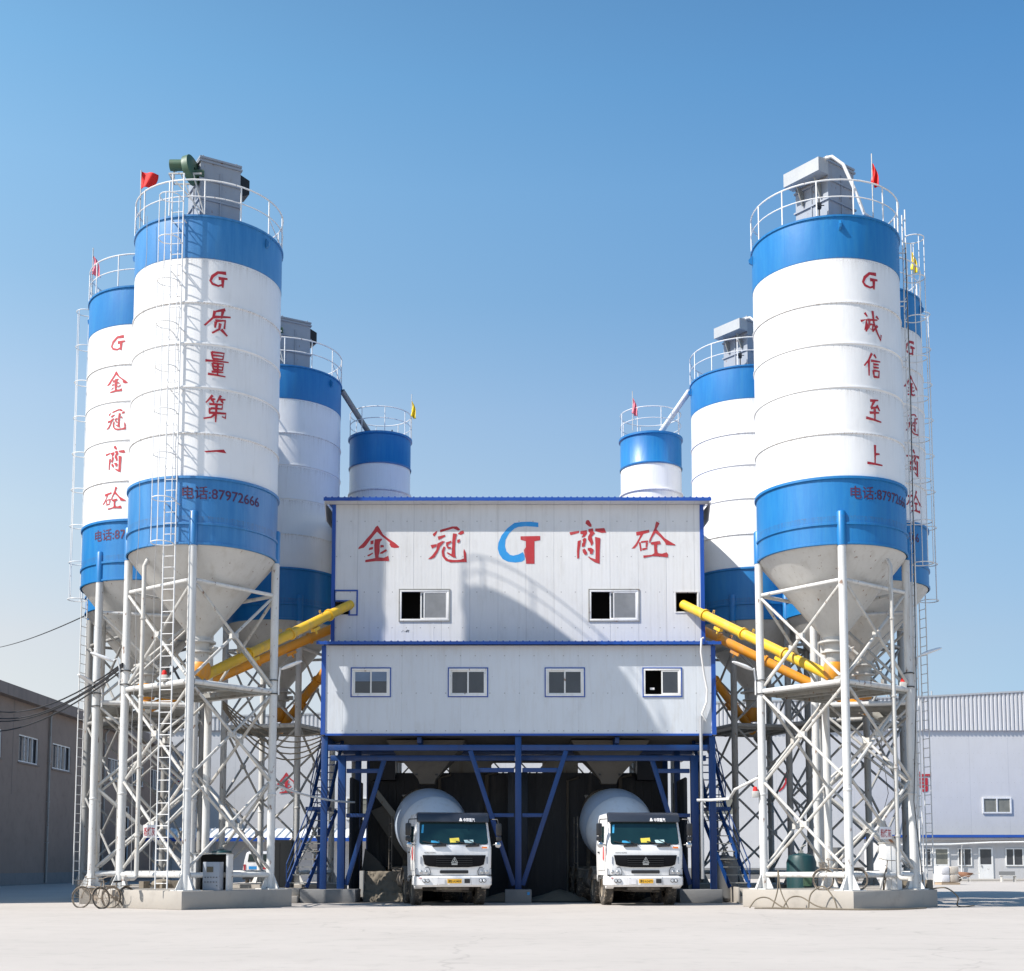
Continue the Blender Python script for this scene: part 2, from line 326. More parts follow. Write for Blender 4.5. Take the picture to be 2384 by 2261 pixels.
ZHI=brush([[(1245,1270),(1160,1300)],[(1163,1292),(1150,1350),(1085,1420)],[(1150,1345),(1290,1325)],[(1228,1280),(1215,1350)],[(1172,1382),(1167,1432)],[(1168,1375),(1247,1362),(1240,1432)],[(1207,1390),(1200,1440),(1145,1478)],[(1215,1440),(1265,1487)]],21,1188,1376,226)
LIANG=brush([[(975,68),(984,122)],[(975,72),(1066,69),(1055,122)],[(983,95),(1055,93)],[(983,120),(1057,118)],[(932,138),(1100,132)],[(983,153),(990,203)],[(983,155),(1062,151),(1055,200)],[(990,178),(1055,176)],[(990,201),(1057,199)],[(1021,150),(1021,240)],[(978,219),(1062,215)],[(952,238),(1078,245)]],15,1015,157,186)
DI=brush([[(967,368),(920,428)],[(953,400),(988,396)],[(965,405),(977,427)],[(1027,363),(998,420)],[(1018,395),(1062,390)],[(1032,402),(1045,422)],[(943,438),(1042,432),(1035,468)],[(955,469),(1040,465)],[(950,468),(944,505)],[(943,504),(1067,496),(1062,532),(1038,522)],[(996,432),(992,572)],[(990,505),(960,537),(905,550)]],16,993,468,205)
YI=norm([[(905,738),(970,727),(1060,710),(1080,738),(1000,737),(920,749)]],990,730,186)
CHENG=brush([[(1040,1308),(1062,1336)],[(1005,1378),(1056,1360),(1040,1445),(1078,1420)],[(1063,1362),(1155,1350)],[(1080,1362),(1075,1412),(1045,1455)],[(1083,1396),(1112,1391),(1105,1440),(1088,1428)],[(1110,1285),(1120,1380),(1150,1450),(1187,1510),(1190,1460)],[(1155,1395),(1105,1450)],[(1143,1322),(1167,1342)]],17,1098,1398,226)
XIN=brush([[(1277,238),(1250,290),(1215,332)],[(1251,288),(1250,398)],[(1293,245),(1312,268)],[(1268,292),(1347,288)],[(1285,314),(1332,311)],[(1285,336),(1332,333)],[(1285,357),(1289,407)],[(1284,359),(1334,356),(1328,405)],[(1288,401),(1330,400)]],15,1280,320,172)
ZHI2=brush([[(1262,530),(1328,520)],[(1295,528),(1265,580)],[(1265,581),(1327,568)],[(1313,556),(1337,592)],[(1255,613),(1332,605)],[(1296,583),(1295,657)],[(1227,650),(1348,667)]],16,1288,596,165)
UP=brush([[(1301,795),(1298,925)],[(1300,860),(1338,855)],[(1236,926),(1361,931)]],16,1298,868,165)
GEE=brush([[(1257,966),(1190,970),(1147,1008),(1131,1048),(1148,1073),(1195,1085),(1226,1072)],[(1196,1020),(1270,1012)],[(1231,1016),(1231,1094)]],24,1198,1030,128)
GEE=[[(x,y) for x,y in p] for p in GEE]
_tc={}
def text2d(s,bold=.0):
    """glyph outlines of a line of writing as 2-D triangles in em units, origin at left baseline; also its width"""
    k=(s,bold)
    if k in _tc: return _tc[k]
    cu=bpy.data.curves.new('t','FONT'); cu.body=s; cu.size=1; cu.offset=bold; cu.resolution_u=3
    o=bpy.data.objects.new('t',cu); COL.objects.link(o); bpy.context.view_layer.update()
    dg=bpy.context.evaluated_depsgraph_get(); me=bpy.data.meshes.new_from_object(o.evaluated_get(dg))
    vs=[(v.co.x,v.co.y) for v in me.vertices]; tr=[[vs[i] for i in p.vertices] for p in me.polygons]
    bpy.data.objects.remove(o); bpy.data.curves.remove(cu); bpy.data.meshes.remove(me)
    w=max((x for p in tr for x,_ in p),default=0); _tc[k]=(tr,w); return _tc[k]
def paint_marks(polys,fn,name,mat,parent,cuts=0,step=.0012):
    """polys in 2-D -> thin painted sheet laid by fn(u,v,lift)"""
    bm=bmesh.new()
    for i,p in enumerate(polys):
        vs=[bm.verts.new((u,v,i*step if len(polys)<60 else 0)) for u,v in p]
        try: bm.faces.new(vs)
        except ValueError: pass
    bm.normal_update(); bmesh.ops.triangulate(bm,faces=bm.faces,ngon_method='EAR_CLIP'); bmesh.ops.recalc_face_normals(bm,faces=bm.faces)
    if cuts: bmesh.ops.subdivide_edges(bm,edges=[e for e in bm.edges if e.calc_length()>.12],cuts=cuts,use_grid_fill=True)
    for v in bm.verts: v.co=Vector(fn(v.co.x,v.co.y,v.co.z))
    me=bpy.data.meshes.new(name); bm.to_mesh(me); bm.free(); me.materials.append(mat)
    o=bpy.data.objects.new(name,me); COL.objects.link(o)
    if parent: o.parent=parent
    return o
# ------------------------------------------------------------------ setting
g=MB(); g.add([(-700,-60,0),(700,-60,0),(700,1500,0),(-700,1500,0)],[(0,1,2,3)])
tag(g.build('ground',M['ground']),kind='structure')
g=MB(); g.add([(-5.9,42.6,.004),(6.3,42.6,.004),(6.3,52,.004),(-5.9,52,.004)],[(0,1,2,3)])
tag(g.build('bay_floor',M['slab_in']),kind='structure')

# ------------------------------------------------------------------ silos
R=2.14
ZR,ZW,RINGS,ZL,ZLR,ZB,ZA=19.63,18.39,(17.07,15.87,14.6,13.27),12.0,10.67,10.07,7.69
def pol(a,r,z=0): a=radians(a); return Vector((r*sin(a),-r*cos(a),z))
def ladder_mb(a,r,z0,z1,w=.17,sp=.31,tr=.02,rr=.013):
    """straight ladder standing off the shell at angle a; returns the mesh"""
    m=MB(); t=radians(a); e=Vector((cos(t),sin(t),0)); c=pol(a,r)
    for s in (-1,1): m.tube([c+e*w*s+Vector((0,0,z0)),c+e*w*s+Vector((0,0,z1))],tr,8)
    z=z0+.15
    while z<z1-.05: m.tube([c-e*w+Vector((0,0,z)),c+e*w+Vector((0,0,z))],rr,6); z+=sp
    return m
def cage_mb(a,r,z0,z1,skew=0,rad=.30,top=0):
    m=MB(); t=radians(a); e=Vector((cos(t),sin(t),0)); n=pol(a,1); k=Vector((0,0,1)); c=pol(a,r)+n*rad*.9+e*skew
    z=z0; hs=[]
    while z<=z1+.01: hs.append(z); z+=1.24
    for z in hs:
        pts=[c+(e*cos(q)*rad+n*sin(q)*rad*1.05)+k*z for q in [radians(-55+290*i/14) for i in range(15)]]
        pts[0]=pol(a,r)+e*.17+k*z; pts[-1]=pol(a,r)-e*.17+k*z
        m.tube(pts,.016,6)
    for q in (15,90,165):
        q=radians(q); p=c+(e*cos(q)*rad+n*sin(q)*rad*1.05); m.tube([p+k*z0,p+k*(hs[-1])],.013,6)
    return m
def silo(cx,cy,label,shift=6,blue='blue',lad=None,lad_skew=0,cage_top=20.9,lad_bottom=.55,marks=None,mark_a=0,phone_a=None,phone_z=11.4,top=None,pipe=None,steel='steel',sign=None,deck=True,lug=(62,-88)):
    T=thing('cement_silo',label,'silo',(cx,cy,0),0,'cement silos of the batching plant')
    n=64
    def flange(z): return [(R,z-.028),(R+.028,z-.024),(R+.032,z),(R+.028,z+.02),(R,z+.028)]
    MB().lathe([(R,ZL)]+sum([flange(z) for z in RINGS[::-1]],[])+[(R,ZW)],n).build('shell',M['white'],T)
    ub=MB().lathe([(R+.006,ZW-.03),(R+.012,ZW),(R+.012,ZR-.06),(R+.05,ZR-.05),(R+.055,ZR),(R+.01,ZR+.02),(.0,ZR+.16)],n).build('upper_band',M[blue],T)
    m=MB()
    for a in lug:
        p=pol(a,R+.1,ZR-.3); q=radians(a)
        m.prism([(-.07,.14),(.0,.14),(.12,.0),(.1,-.1),(0,-.16),(-.07,-.16)],lambda u,v,t,a=a:pol(a,R+.02+max(0,u),ZR-.3+v)+Vector((cos(radians(a)),sin(radians(a)),0))*t,-.03,.03)
    m.build('lifting_lug',M[blue],ub)
    MB().lathe([(R+.008,ZB),(R+.04,ZB+.02),(R+.04,ZB+.07),(R+.008,ZB+.08)]+[(R+.008,ZLR-.045),(R+.05,ZLR-.03),(R+.05,ZLR+.03),(R+.008,ZLR+.045)]+[(R+.008,ZL-.06),(R+.06,ZL-.05),(R+.06,ZL+.02),(R,ZL+.03)],n).build('lower_band',M[blue],T)
    MB().lathe([(R-.03,ZB+.01),(R-.12,ZB-.12),(.30,ZA+.12),(.30,ZA)],n).build('cone',M['cone'],T)
    v=MB().lathe([(.2,ZA),(.44,ZA),(.44,ZA-.05),(.28,ZA-.06),(.27,ZA-.28),(.36,ZA-.29),(.36,ZA-.34),(.24,ZA-.36),(.22,ZA-.62),(.17,ZA-.75)],20)
    v.box(.24,.5,-.1,.1,ZA-.3,ZA-.16).tube([(.3,-.1,ZA-.25),(.5,-.42,ZA-.22)],.022,6)
    v.build('outlet_valve',M['cone'],T)
    MB().lathe([(.26,ZA-.62),(.30,ZA-.7),(.31,ZA-.95),(.24,ZA-1.12),(.0,ZA-1.15)],18).build('feed_boot',M['orange'],T)
    # legs, tie bars, cross braces
    A=[shift+90*i for i in range(4)]; RL=R-.02
    for a in A:
        m=MB(); p=pol(a,RL); m.tube([p+Vector((0,0,.5)),p+Vector((0,0,ZB+.02))],.116,20)
        for q in range(4):
            d=Vector((cos(radians(a+45+90*q)),sin(radians(a+45+90*q)),0)); e=d.cross(Vector((0,0,1)))*.012
            b0=p+Vector((0,0,.52)); m.add([b0+e,b0+d*.34+e,b0+d*.12+e+Vector((0,0,.42)),b0+e+Vector((0,0,.42)),b0-e,b0+d*.34-e,b0+d*.12-e+Vector((0,0,.42)),b0-e+Vector((0,0,.42))],[(0,1,2,3),(7,6,5,4),(0,4,5,1),(1,5,6,2),(2,6,7,3),(3,7,4,0)])
        m.box(p.x-.3,p.x+.3,p.y-.3,p.y+.3,.5,.525,rz=radians(a+45))
        leg=m.build('leg',M[steel],T)
        MB().lathe([(.128,ZB-.02),(.128,ZLR+.32),(.1,ZLR+.36),(0,ZLR+.36)],20,(p.x,p.y,0)).build('leg_sleeve',M[blue],leg)
        MB().lathe([(.118,3.2),(.13,3.22),(.13,3.26),(.118,3.28)],20,(p.x,p.y,0)).build('weld_collar',M[steel],leg)
    Z=[(8.98,6.42),(6.1,3.66),(3.56,1.12)]
    for i in range(4):
        p=pol(A[i],RL); q=pol(A[(i+1)%4],RL); d=(q-p).normalized()*.12; p2=p+d;q2=q-d; nrm=d.cross(Vector((0,0,1))).normalized()
        for z,rr in ((9.1,.055),(6.25,.075),(.92,.075)):
            MB().tube([p2+Vector((0,0,z)),q2+Vector((0,0,z))],rr,10).build('tie_bar',M[steel],T)
        for z1,z0 in Z:
            m=MB(); m.tube([p2+nrm*.035+Vector((0,0,z1)),q2+nrm*.035+Vector((0,0,z0))],.044,8); m.tube([p2-nrm*.035+Vector((0,0,z0)),q2-nrm*.035+Vector((0,0,z1))],.044,8)
            c=(p2+q2)/2; c.z=(z0+z1)/2; m.bar(c-d*1.0,c+d*1.0,.12,.16)
            for e,zz in ((p2,z1),(q2,z0),(p2,z0),(q2,z1)): pass
            m.build('cross_brace',M[steel+'2'] if steel=='steel' else M[steel],T)
    if deck:
        m=MB(); s=(R-.1)/sqrt(2)*1.0; cc=(0,0,6.2); rz=radians(shift+45); h=.42
        for b in ((-s,s,-s,-h),(-s,s,h,s),(-s,-h,-h+.002,h-.002),(h,s,-h+.002,h-.002)):
            m.box(b[0],b[1],b[2],b[3],6.2,6.23,rz=rz,c=(0,0,6.2))
        for b in ((-s,s,-s-.03,-s+.03),(-s,s,s-.03,s+.03)): m.box(b[0],b[1],b[2],b[3],6.12,6.25,rz=rz,c=(0,0,6.2))
        for k in (-.9,-.45,.45,.9): m.box(k-.03,k+.03,-s+.04,s-.04,6.10,6.198,rz=rz,c=(0,0,6.2))
        m.build('deck',M['deck'],T)
    # railing
    m=MB(); rp=R+.02; pts=[pol(360*i/48,rp,ZR+1.05) for i in range(48)]; m.tube(pts,.024,6,closed=True); m.tube([Vector((p.x,p.y,ZR+.55)) for p in pts],.018,6,closed=True)
    for i in range(13): p=pol(360*i/13+9,rp); m.tube([p+Vector((0,0,ZR+.02)),p+Vector((0,0,ZR+1.05))],.022,6)
    p=pol(9+360*2/13,rp); q=pol(9+360*3/13,rp); m.tube([p+Vector((0,0,ZR+.5)),q+Vector((0,0,ZR+.05))],.014,5)
    m.build('railing',M['rail'],T)
    if lad is not None:
        L=ladder_mb(lad,R+.24,lad_bottom,20.75)
        for z in (1.5,4.2,7.0,9.9,11.2,12.9,14.5,16.2,17.9,19.4):
            if z<10: continue
            for s in (-.17,.17):
                e=Vector((cos(radians(lad)),sin(radians(lad)),0)); L.bar(pol(lad,R-.02,z)+e*s,pol(lad,R+.24,z)+e*s,.03,.03)
        lo=L.build('ladder',M['rail'],T)
        cage_mb(lad,R+.24,10.0,cage_top,lad_skew).build('safety_cage',M['rail'],lo)
    if marks:
        for (ch,z,h) in marks:
            paint_marks(ch,lambda u,v,l,z=z,h=h: pol(mark_a+math.degrees(u*h/R),R+.006+l,z+v*h),'painted_character',M['red'],T,cuts=1)
    if phone_a is not None:
        tr,w=text2d('电话:87972666',.010); sc=2.35/w
        paint_marks(tr,lambda u,v,l: pol(phone_a+math.degrees(u*sc/R),R+.016+l,phone_z+v*.40),'painted_phone_number',M['maroon'],T,cuts=0,step=0)
    if pipe is not None:
        p=pol(pipe,R-.15,9.75); q=pol(pipe,R-.15,1.0)
        m=MB(); m.tube([p+pol(pipe,-.45,.35),p+pol(pipe,-.1,.05),p-Vector((0,0,.15)),q,q-Vector((0,0,.1)),q-Vector((0,0,.17))+pol(pipe,.08)*1,q+pol(pipe,.35,-.18)],.062,12)
        for z in (8.1,5.9,3.9,2.0): m.lathe([(.062,z-.03),(.085,z-.02),(.085,z+.02),(.062,z+.03)],12,(q.x,q.y,0))
        m.lathe([(.075,0),(.075,.12)],12,tuple(q+pol(pipe,.38,-.24))); 
        m.build('fill_pipe',M['steel2'] if steel=='steel' else M[steel],T)
    # roof furniture
    MB().lathe([(.34,ZR+.1),(.34,ZR+.3),(.39,ZR+.31),(.39,ZR+.35),(.0,ZR+.38)],20,(1.45,-.3,0) if top=='hood' else (-1.3,-.6,0)).build('manhole',M['brick'] if top=='fan' else M['deck'],T)
    if top=='fan' or top=='hood':
        rz=radians(30 if top=='fan' else 38); c=(.27,-.72) if top=='fan' else (-.12,-.68); s=.60; z0,z1=ZR+.02,21.68; zz=21.68-22.34
        def loc(u,v): return (c[0]+u*cos(rz)-v*sin(rz),c[1]+u*sin(rz)+v*cos(rz))
        m=MB(); m.box(c[0]-s,c[0]+s,c[1]-s,c[1]+s,z0,z1,rz=rz,c=(c[0],c[1],0))
        for z in (z0+.25,z0+.8,z0+1.4,z0+1.95): m.box(c[0]-s-.045,c[0]+s+.045,c[1]-s-.045,c[1]+s+.045,z-.025,z+.025,rz=rz,c=(c[0],c[1],0))
        m.box(c[0]-s-.03,c[0]+s+.03,c[1]-s-.03,c[1]+s+.03,z1,z1+.06,rz=rz,c=(c[0],c[1],0))
        m.box(c[0]-.02,c[0]+.02,c[1]-s-.03,c[1]+s+.03,z0,z1-.35,rz=rz,c=(c[0],c[1],0))
        m.box(c[0]-s-.03,c[0]+s+.03,c[1]-.02,c[1]+.02,z0,z1-.35,rz=rz,c=(c[0],c[1],0))
        for u,v in ((-.5,-.5),(.5,.5),(.5,-.5)): x,y=loc(u,v); m.tube([(x,y,z1+.05),(x,y,z1+.14)],.025,6)
        box=m.build('dust_filter',M['grey'],T)
        if top=='fan':
            x,y=loc(-.92,-.35); m=MB()
            m.lathe([(.05,-.12),(.36,-.12),(.42,-.09),(.42,.09),(.36,.12),(.05,.12)],24,(x+.14,y-.1,21.93+zz),Matrix.Rotation(radians(80),3,'Y')@Matrix.Rotation(radians(15),3,'X'))
            m.lathe([(.0,-.25),(.16,-.25),(.16,.25),(.0,.27)],16,(x-.22,y-.1,22.08+zz),Matrix.Rotation(radians(90),3,'Y')); m.box(x+.1,x+.5,y-.1,y+.1,21.75+zz,21.95+zz)
            m.box(x-.42,x-.3,y-.2,y+.02,21.95+zz,22.2+zz)
            m.build('exhaust_fan',M['green'],box)
            m=MB()
            for dx in (-.45,.25): m.bar((x+dx,y-.3,21.72+zz),(x+.55,y-.1,20.6+zz),.035); m.bar((x+dx,y-.3,21.72+zz),(x+dx,y+.3,21.72+zz),.03)
            m.bar((x-.45,y-.3,21.72+zz),(x+.5,y-.3,21.72+zz),.04); m.bar((x-.45,y+.3,21.72+zz),(x+.5,y+.3,21.72+zz),.04); m.tube([(x-.38,y,21.72+zz),(x-.38,y,22.0+zz)],.02,6); m.bar((x-.1,y-.28,21.7+zz),(x+.42,y-.15,20.5+zz),.03)
            m.build('fan_bracket',M['steel2'],box)
            x,y=loc(s+.02,-.1); m=MB(); m.prism([(0,-.05),(.34,.14),(.34,.56),(0,.70)],lambda u,v,t,x=x,y=y:(x+u*cos(rz)-t*sin(rz),y+u*sin(rz)+t*cos(rz),21.6+zz+v),-.25,.25)
            m.build('vent_hood',M['black'],box)
        else:
            m=MB()
            def hp(u,v,t): a,b=loc(-s-.02-u,t); return (a,b,21.55+zz+v)
            m.prism([(0,.26),(.44,.26),(.44,.66),(0,.74)],hp,-.64,.66); m.build('intake_hood',M['hood'],box)
            for t in (-.35,.3): MB().prism([(0,-.32),(.05,-.34),(.3,.2),(0,.1)],hp,t-.02,t+.02).build('hood_bracket',M['deck'],box)
            p0=Vector((*loc(-.75,-.66),22.25+zz)); MB().tube([p0,p0+Vector((.15,-.1,0)),p0+Vector((.45,-.2,-.3)),p0+Vector((.75,-.35,-1.2)),p0+Vector((1.0,-.25,-1.8)),Vector((p0.x+1.5,p0.y+.2,ZR+.12)),Vector((p0.x+1.7,p0.y+.5,ZR+.08))],.05,10).build('air_pipe',M['rail'],box)
            m=MB(); x,y=loc(-.9,-.5); m.tube([(x,y,ZR),(x,y,ZR+.75)],.025,6).box(x-.06,x+.06,y-.05,y+.05,ZR+.45,ZR+.62).tube([(x-.15,y,ZR+.55),(x+.15,y,ZR+.55)],.015,6); m.build('relief_valve',M['black'],box)
    return T
FX,FY=-9.10,38.5; BX,BY=-11.93,43.15; MX,MY=-8.76,49.9; HX,HY=-13.2,47.6
mir=lambda x:2*XC-x; BRX=11.48
MARKF=[(GEE,17.78,.44),(ZHI,16.55,.80),(LIANG,15.3,.72),(DI,14.0,.78),(YI,12.78,.66)]
MARKR=[(GEE,17.75,.46),(CHENG,16.45,.84),(XIN,15.28,.72),(ZHI2,13.95,.70),(UP,12.66,.68)]
MARKB=[(GEE,17.75,.45),(JIN,16.5,.70),(GUAN,15.25,.70),(SHANG,13.98,.74),(TONG,12.72,.74)]
silo(FX,FY,'large silo at front left, with red characters and blue bands paled for sun sheen','' or 6,'blue_sheen',lad=-9,lad_skew=-.1,marks=MARKF,mark_a=20.6,phone_a=-4,top='fan',pipe=-40)
silo(BX,BY,'silo standing half hidden behind the front left silo, red characters down its side',-30,'blue',lad=-104,lad_skew=0,marks=MARKB,mark_a=-17.5,phone_a=-38,top=None,cage_top=20.9)
silo(MX,MY,'shaded silo at rear left, beside the control building, no writing',28,'blue',top='fan')
silo(HX,HY,'silo hidden behind the two left silos, only its legs show',-5,'blue',steel='steel_dark')  # body unseen, put in to shade the rear left silo
silo(mir(FX),FY,'large silo at front right, sunlit, with red characters and deep blue bands',-6,'blue',lad=88,lad_skew=0,marks=MARKR,mark_a=22,phone_a=0,top='hood',pipe=40,lug=(-2,-92))
silo(BRX,BY,'silo mostly hidden behind the front right silo, characters seen along its edge',30,'blue',lad=109,marks=MARKB,mark_a=39,phone_a=-20,top=None)
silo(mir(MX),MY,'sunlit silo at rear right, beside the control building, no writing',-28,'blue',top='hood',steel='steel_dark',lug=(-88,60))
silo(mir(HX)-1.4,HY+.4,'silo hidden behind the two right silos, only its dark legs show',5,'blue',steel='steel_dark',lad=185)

def small_silo(cx,cy,label,blue):
    T=thing('small_silo',label,'silo',(cx,cy,0),0,'small silos behind the control building'); r=1.21; n=48
    MB().lathe([(.2,8.6),(r,10.4),(r,15.75),(r+.06,15.78),(r+.06,15.84),(r,15.87),(r,16.88)],n).build('shell',M['white'],T)
    MB().lathe([(r+.03,16.84),(r+.045,16.9),(r+.01,16.95),(r+.01,18.02),(r+.07,18.04),(r+.07,18.12),(0,18.2)],n).build('upper_band',M[blue],T)
    for a in (45,135,225,315):
        p=pol(a,r-.05); MB().tube([p+Vector((0,0,0)),p+Vector((0,0,10.6))],.08,12).build('leg',M['steel_dark'],T)
    m=MB()
    for z,rr in ((19.12,.02),(18.66,.016)): m.tube([pol(10*i,r,z) for i in range(36)],rr,6,closed=True)
    for i in range(8): p=pol(45*i+14,r); m.tube([p+Vector((0,0,18.1)),p+Vector((0,0,19.12))],.018,6)
    m.build('railing',M['rail'],T)
    MB().lathe([(.3,18.15),(.3,18.32),(.34,18.33),(.34,18.37),(0,18.44)],18,(.25,.2,0)).tube([(.45,.2,18.4),(.45,.2,18.62)],.03,6).tube([(-.1,.2,18.45),(.4,.2,18.45)],.015,6).build('manhole',M['black'],T)
    return T
small_silo(-5.28,52,'small silo in shade behind the left end of the control building roof','blue')
small_silo(5.56,52,'small sunlit silo behind the right end of the control building roof','blue')
def chute(p,q,label,mat):
    m=MB(); m.tube([p,q],.11,14); o=m.build('transfer_pipe',mat); tag(o,label,'pipe',group='pipes between silo roofs')
chute((MX+2.15,MY+.4,19.55),(-5.6,51.9,18.2),'grey pipe sloping from the rear left silo to the small shaded silo',M['deck'])
chute((mir(MX)-2.15,MY+.4,19.55),(5.8,51.9,18.2),'white pipe sloping from the rear right silo to the small sunlit silo',M['rail'])

# plinths
def plinth(cx,cy,shift,label,half=2.75):
    m=MB(); s=half/sqrt(2)*1.0; m.box(-s,s,-s,s,0,.5)
    o=m.build('silo_plinth',M['plinth'],bevel=.02); o.location=(cx,cy,0); o.rotation_euler=(0,0,radians(shift+45)); tag(o,label,'plinth',group='concrete plinths under the silos')
plinth(FX,FY,6,'concrete plinth under the front left silo, its shaded corner towards the yard')
plinth(mir(FX),FY,-6,'concrete plinth under the front right silo, sunlit side with hoses lying before it')
plinth(BX-.1,BY+.4,-30,'concrete plinth under the second left silo, behind the leaning bicycles',2.6)
plinth(BRX+.1,BY+.4,30,'concrete plinth under the second right silo',2.75)
plinth(MX,MY,28,'concrete plinth under the rear left silo',2.8)
plinth(mir(MX),MY,-28,'concrete plinth under the rear right silo',2.8)
plinth(HX-.1,HY+.9,-5,'concrete plinth under the hidden left silo',2.6)
plinth(mir(HX)-1.3,HY+1.3,5,'concrete plinth under the hidden right silo',2.6)

# flags
def flag(x,y,z,h,label,mat,kind='drape',s=1):
    T=thing('flag',label,'flag',(x,y,z),0,'small flags on the silo railings')
    MB().tube([(0,0,0),(0,0,h)],.016,6).build('pole',M['steel2'],T)
    m=MB(); nx,nz=10,10; vs=[]
    for j in range(nz+1):
        for i in range(nx+1):
            u=i/nx; v=j/nz
            if kind=='fly': vs.append((u*.50*(1-.3*v*v)*s,.06*sin(u*7+v*2),h-.03-v*.52*(1-.25*u)-.10*u))
            else: vs.append((u*.22*(.35+.65*v)*s+.03*sin(v*5),.07*sin(u*9+v*3)*(.3+v),h-.25-v*.66-.14*u))
    m.add(vs,[(j*(nx+1)+i,j*(nx+1)+i+1,(j+1)*(nx+1)+i+1,(j+1)*(nx+1)+i) for j in range(nz) for i in range(nx)])
    o=m.build('cloth',mat,T,ang=180); md=o.modifiers.new('t','SOLIDIFY'); md.thickness=.006
flag(FX-1.80,FY-1.1,ZR+.1,1.8,'red flag flying on the front left silo railing',M['red_cloth'],'fly')
flag(BX-1.9,BY-.9,ZR+.1,1.75,'faded pink flag on the railing of the second left silo',M['pink_cloth'],'drape',1.5)
flag(-4.05,52.2,18.2,1.9,'yellow flag hanging on the small left silo',M['yellow_cloth'])
flag(4.75,51.0,18.2,1.6,'faded red flag hanging on the small right silo',M['pink_cloth'])
flag(mir(FX)+1.0,FY-1.75,ZR+.1,1.95,'red flag drooping from its pole on the front right silo',M['red_cloth'])
flag(BRX+1.7,BY-.9,ZR+.1,1.9,'yellow flag hanging on the railing of the second right silo',M['yellow_cloth'])

# ------------------------------------------------------------------ screw conveyors
def conveyor(p,q,label,mat,r=.155,n=3,scab=None):
    p=Vector(p); q=Vector(q); T=thing('screw_conveyor',label,'conveyor',tuple(p),0,'yellow screw conveyors feeding the building'); d=q-p; u=d.normalized()
    m=MB(); m.tube([Vector((0,0,0))-u*.25,d],r,24); m.build('tube',mat,T)
    for k in range(1,n+1):
        c=d*(k/(n+.6)); MB().tube([c-u*.035,c+u*.035],r+.045,24).build('flange_joint',mat,T)
    side=u.cross(Vector((0,0,1))).normalized(); up=side.cross(u)
    for k in (.22,.5,.78):
        c=d*k+up*(r+.03); MB().tube([c-u*.04,c-u*.03+up*.09,c+u*.03+up*.09,c+u*.04],.014,6).build('lifting_eye',mat,T)
    for k in (.3,.72):
        c=d*k-up*(r+.07); m=MB(); m.bar(c-u*.16,c+u*.16,.14,.10); m.tube([c-up*.02,c-up*.16],.035,8); m.build('inspection_hatch',mat,T)
    m=MB(); m.tube([-u*.55,-u*.25],.12,14).tube([-u*.95,-u*.55],.15,16).box(-.09,.09,-.22,-.05,-.2,0); m.build('motor',M['deck'],T)
za=ZA-1.05
conveyor((FX+.1,FY+.05,za+.05),(-5.45,44.35,9.95),'yellow screw conveyor from the front left silo up into the wall hatch',M['yellow'])
conveyor((BX+.1,BY,za-.35),(-5.9,45.2,9.4),'orange screw conveyor running from the second left silo behind the building corner',M['orange'])
conveyor((MX+.1,MY,za-.3),(-5.9,47.2,9.2),'orange screw conveyor from the rear left silo, steepest on the left side',M['orange'])
conveyor((mir(FX)-.1,FY+.05,za+.05),(5.78,44.35,9.95),'bright yellow screw conveyor from the front right silo into the square wall opening',M['yellow'])
conveyor((BRX-.1,BY,za-.35),(6.2,45.2,9.4),'orange screw conveyor running from the second right silo behind the building corner',M['orange'])
conveyor((mir(MX)-.1,MY,za-.3),(6.2,47.2,9.2),'orange screw conveyor from the rear right silo, steepest on the right side',M['orange'])
# ------------------------------------------------------------------ control building
T=thing('control_building','white panelled control building with blue trim and red lettering, raised on a blue steel frame','building',(0,0,0))
def holed(name,mat,x0,x1,z0,z1,y,th,holes,parent):
    """wall facing -Y with openings and reveals"""
    xs=sorted({x0,x1,*[h[0] for h in holes],*[h[1] for h in holes]}); zs=sorted({z0,z1,*[h[2] for h in holes],*[h[3] for h in holes]}); m=MB()
    ins=lambda x,z:any(h[0]<x<h[1] and h[2]<z<h[3] for h in holes)
    for i in range(len(xs)-1):
        for j in range(len(zs)-1):
            if ins((xs[i]+xs[i+1])/2,(zs[j]+zs[j+1])/2): continue
            for yy in (y,y+th): m.add([(xs[i],yy,zs[j]),(xs[i+1],yy,zs[j]),(xs[i+1],yy,zs[j+1]),(xs[i],yy,zs[j+1])],[(0,1,2,3)])
    for (a,b,c,d) in holes+[(x0,x1,z0,z1)]: m.add([(a,y,c),(b,y,c),(b,y,d),(a,y,d),(a,y+th,c),(b,y+th,c),(b,y+th,d),(a,y+th,d)],[(0,1,5,4),(1,2,6,5),(2,3,7,6),(3,0,4,7)])
    return m.build(name,mat,parent)
YU,YL=44.3,42.6; XL,XR=-6.09,6.49; XA,XB=-6.14,6.56
UW=[(-3.82,-2.09,9.35,10.47),(2.58,4.30,9.35,10.47)]
HL=(-5.99,-5.50,9.60,10.04); HR=(5.52,6.27,9.68,10.37)
LW=[(a*1.0143,b*1.0143,6.575,7.54) for a,b in ((-5.13,-3.85),(-2.04,-.76),(1.04,2.32),(4.15,5.41))]
ins=lambda h,k:(h[0]+k,h[1]-k,h[2]+k,h[3]-k)
wu=holed('upper_wall',M['panel'],XL,XR,8.3,13.38,YU,.09,[ins(h,.03) for h in UW]+[HL,ins(HR,.02)],T)
wl=holed('lower_wall',M['panel2'],XA,XB,5.36,8.26,YL,.08,[ins(h,.03) for h in LW],T)
m=MB()
m.box(XL,XL+.09,YU+.095,51,8.3,13.3); m.build('side_wall',M['panel_y'],T)
MB().box(XR-.09,XR,YU+.095,51,8.3,13.3).build('side_wall',M['panel_y'],T)
MB().box(XA,XA+.04,YL+.085,51,5.36,8.36).build('side_wall',M['panel_y'],T)
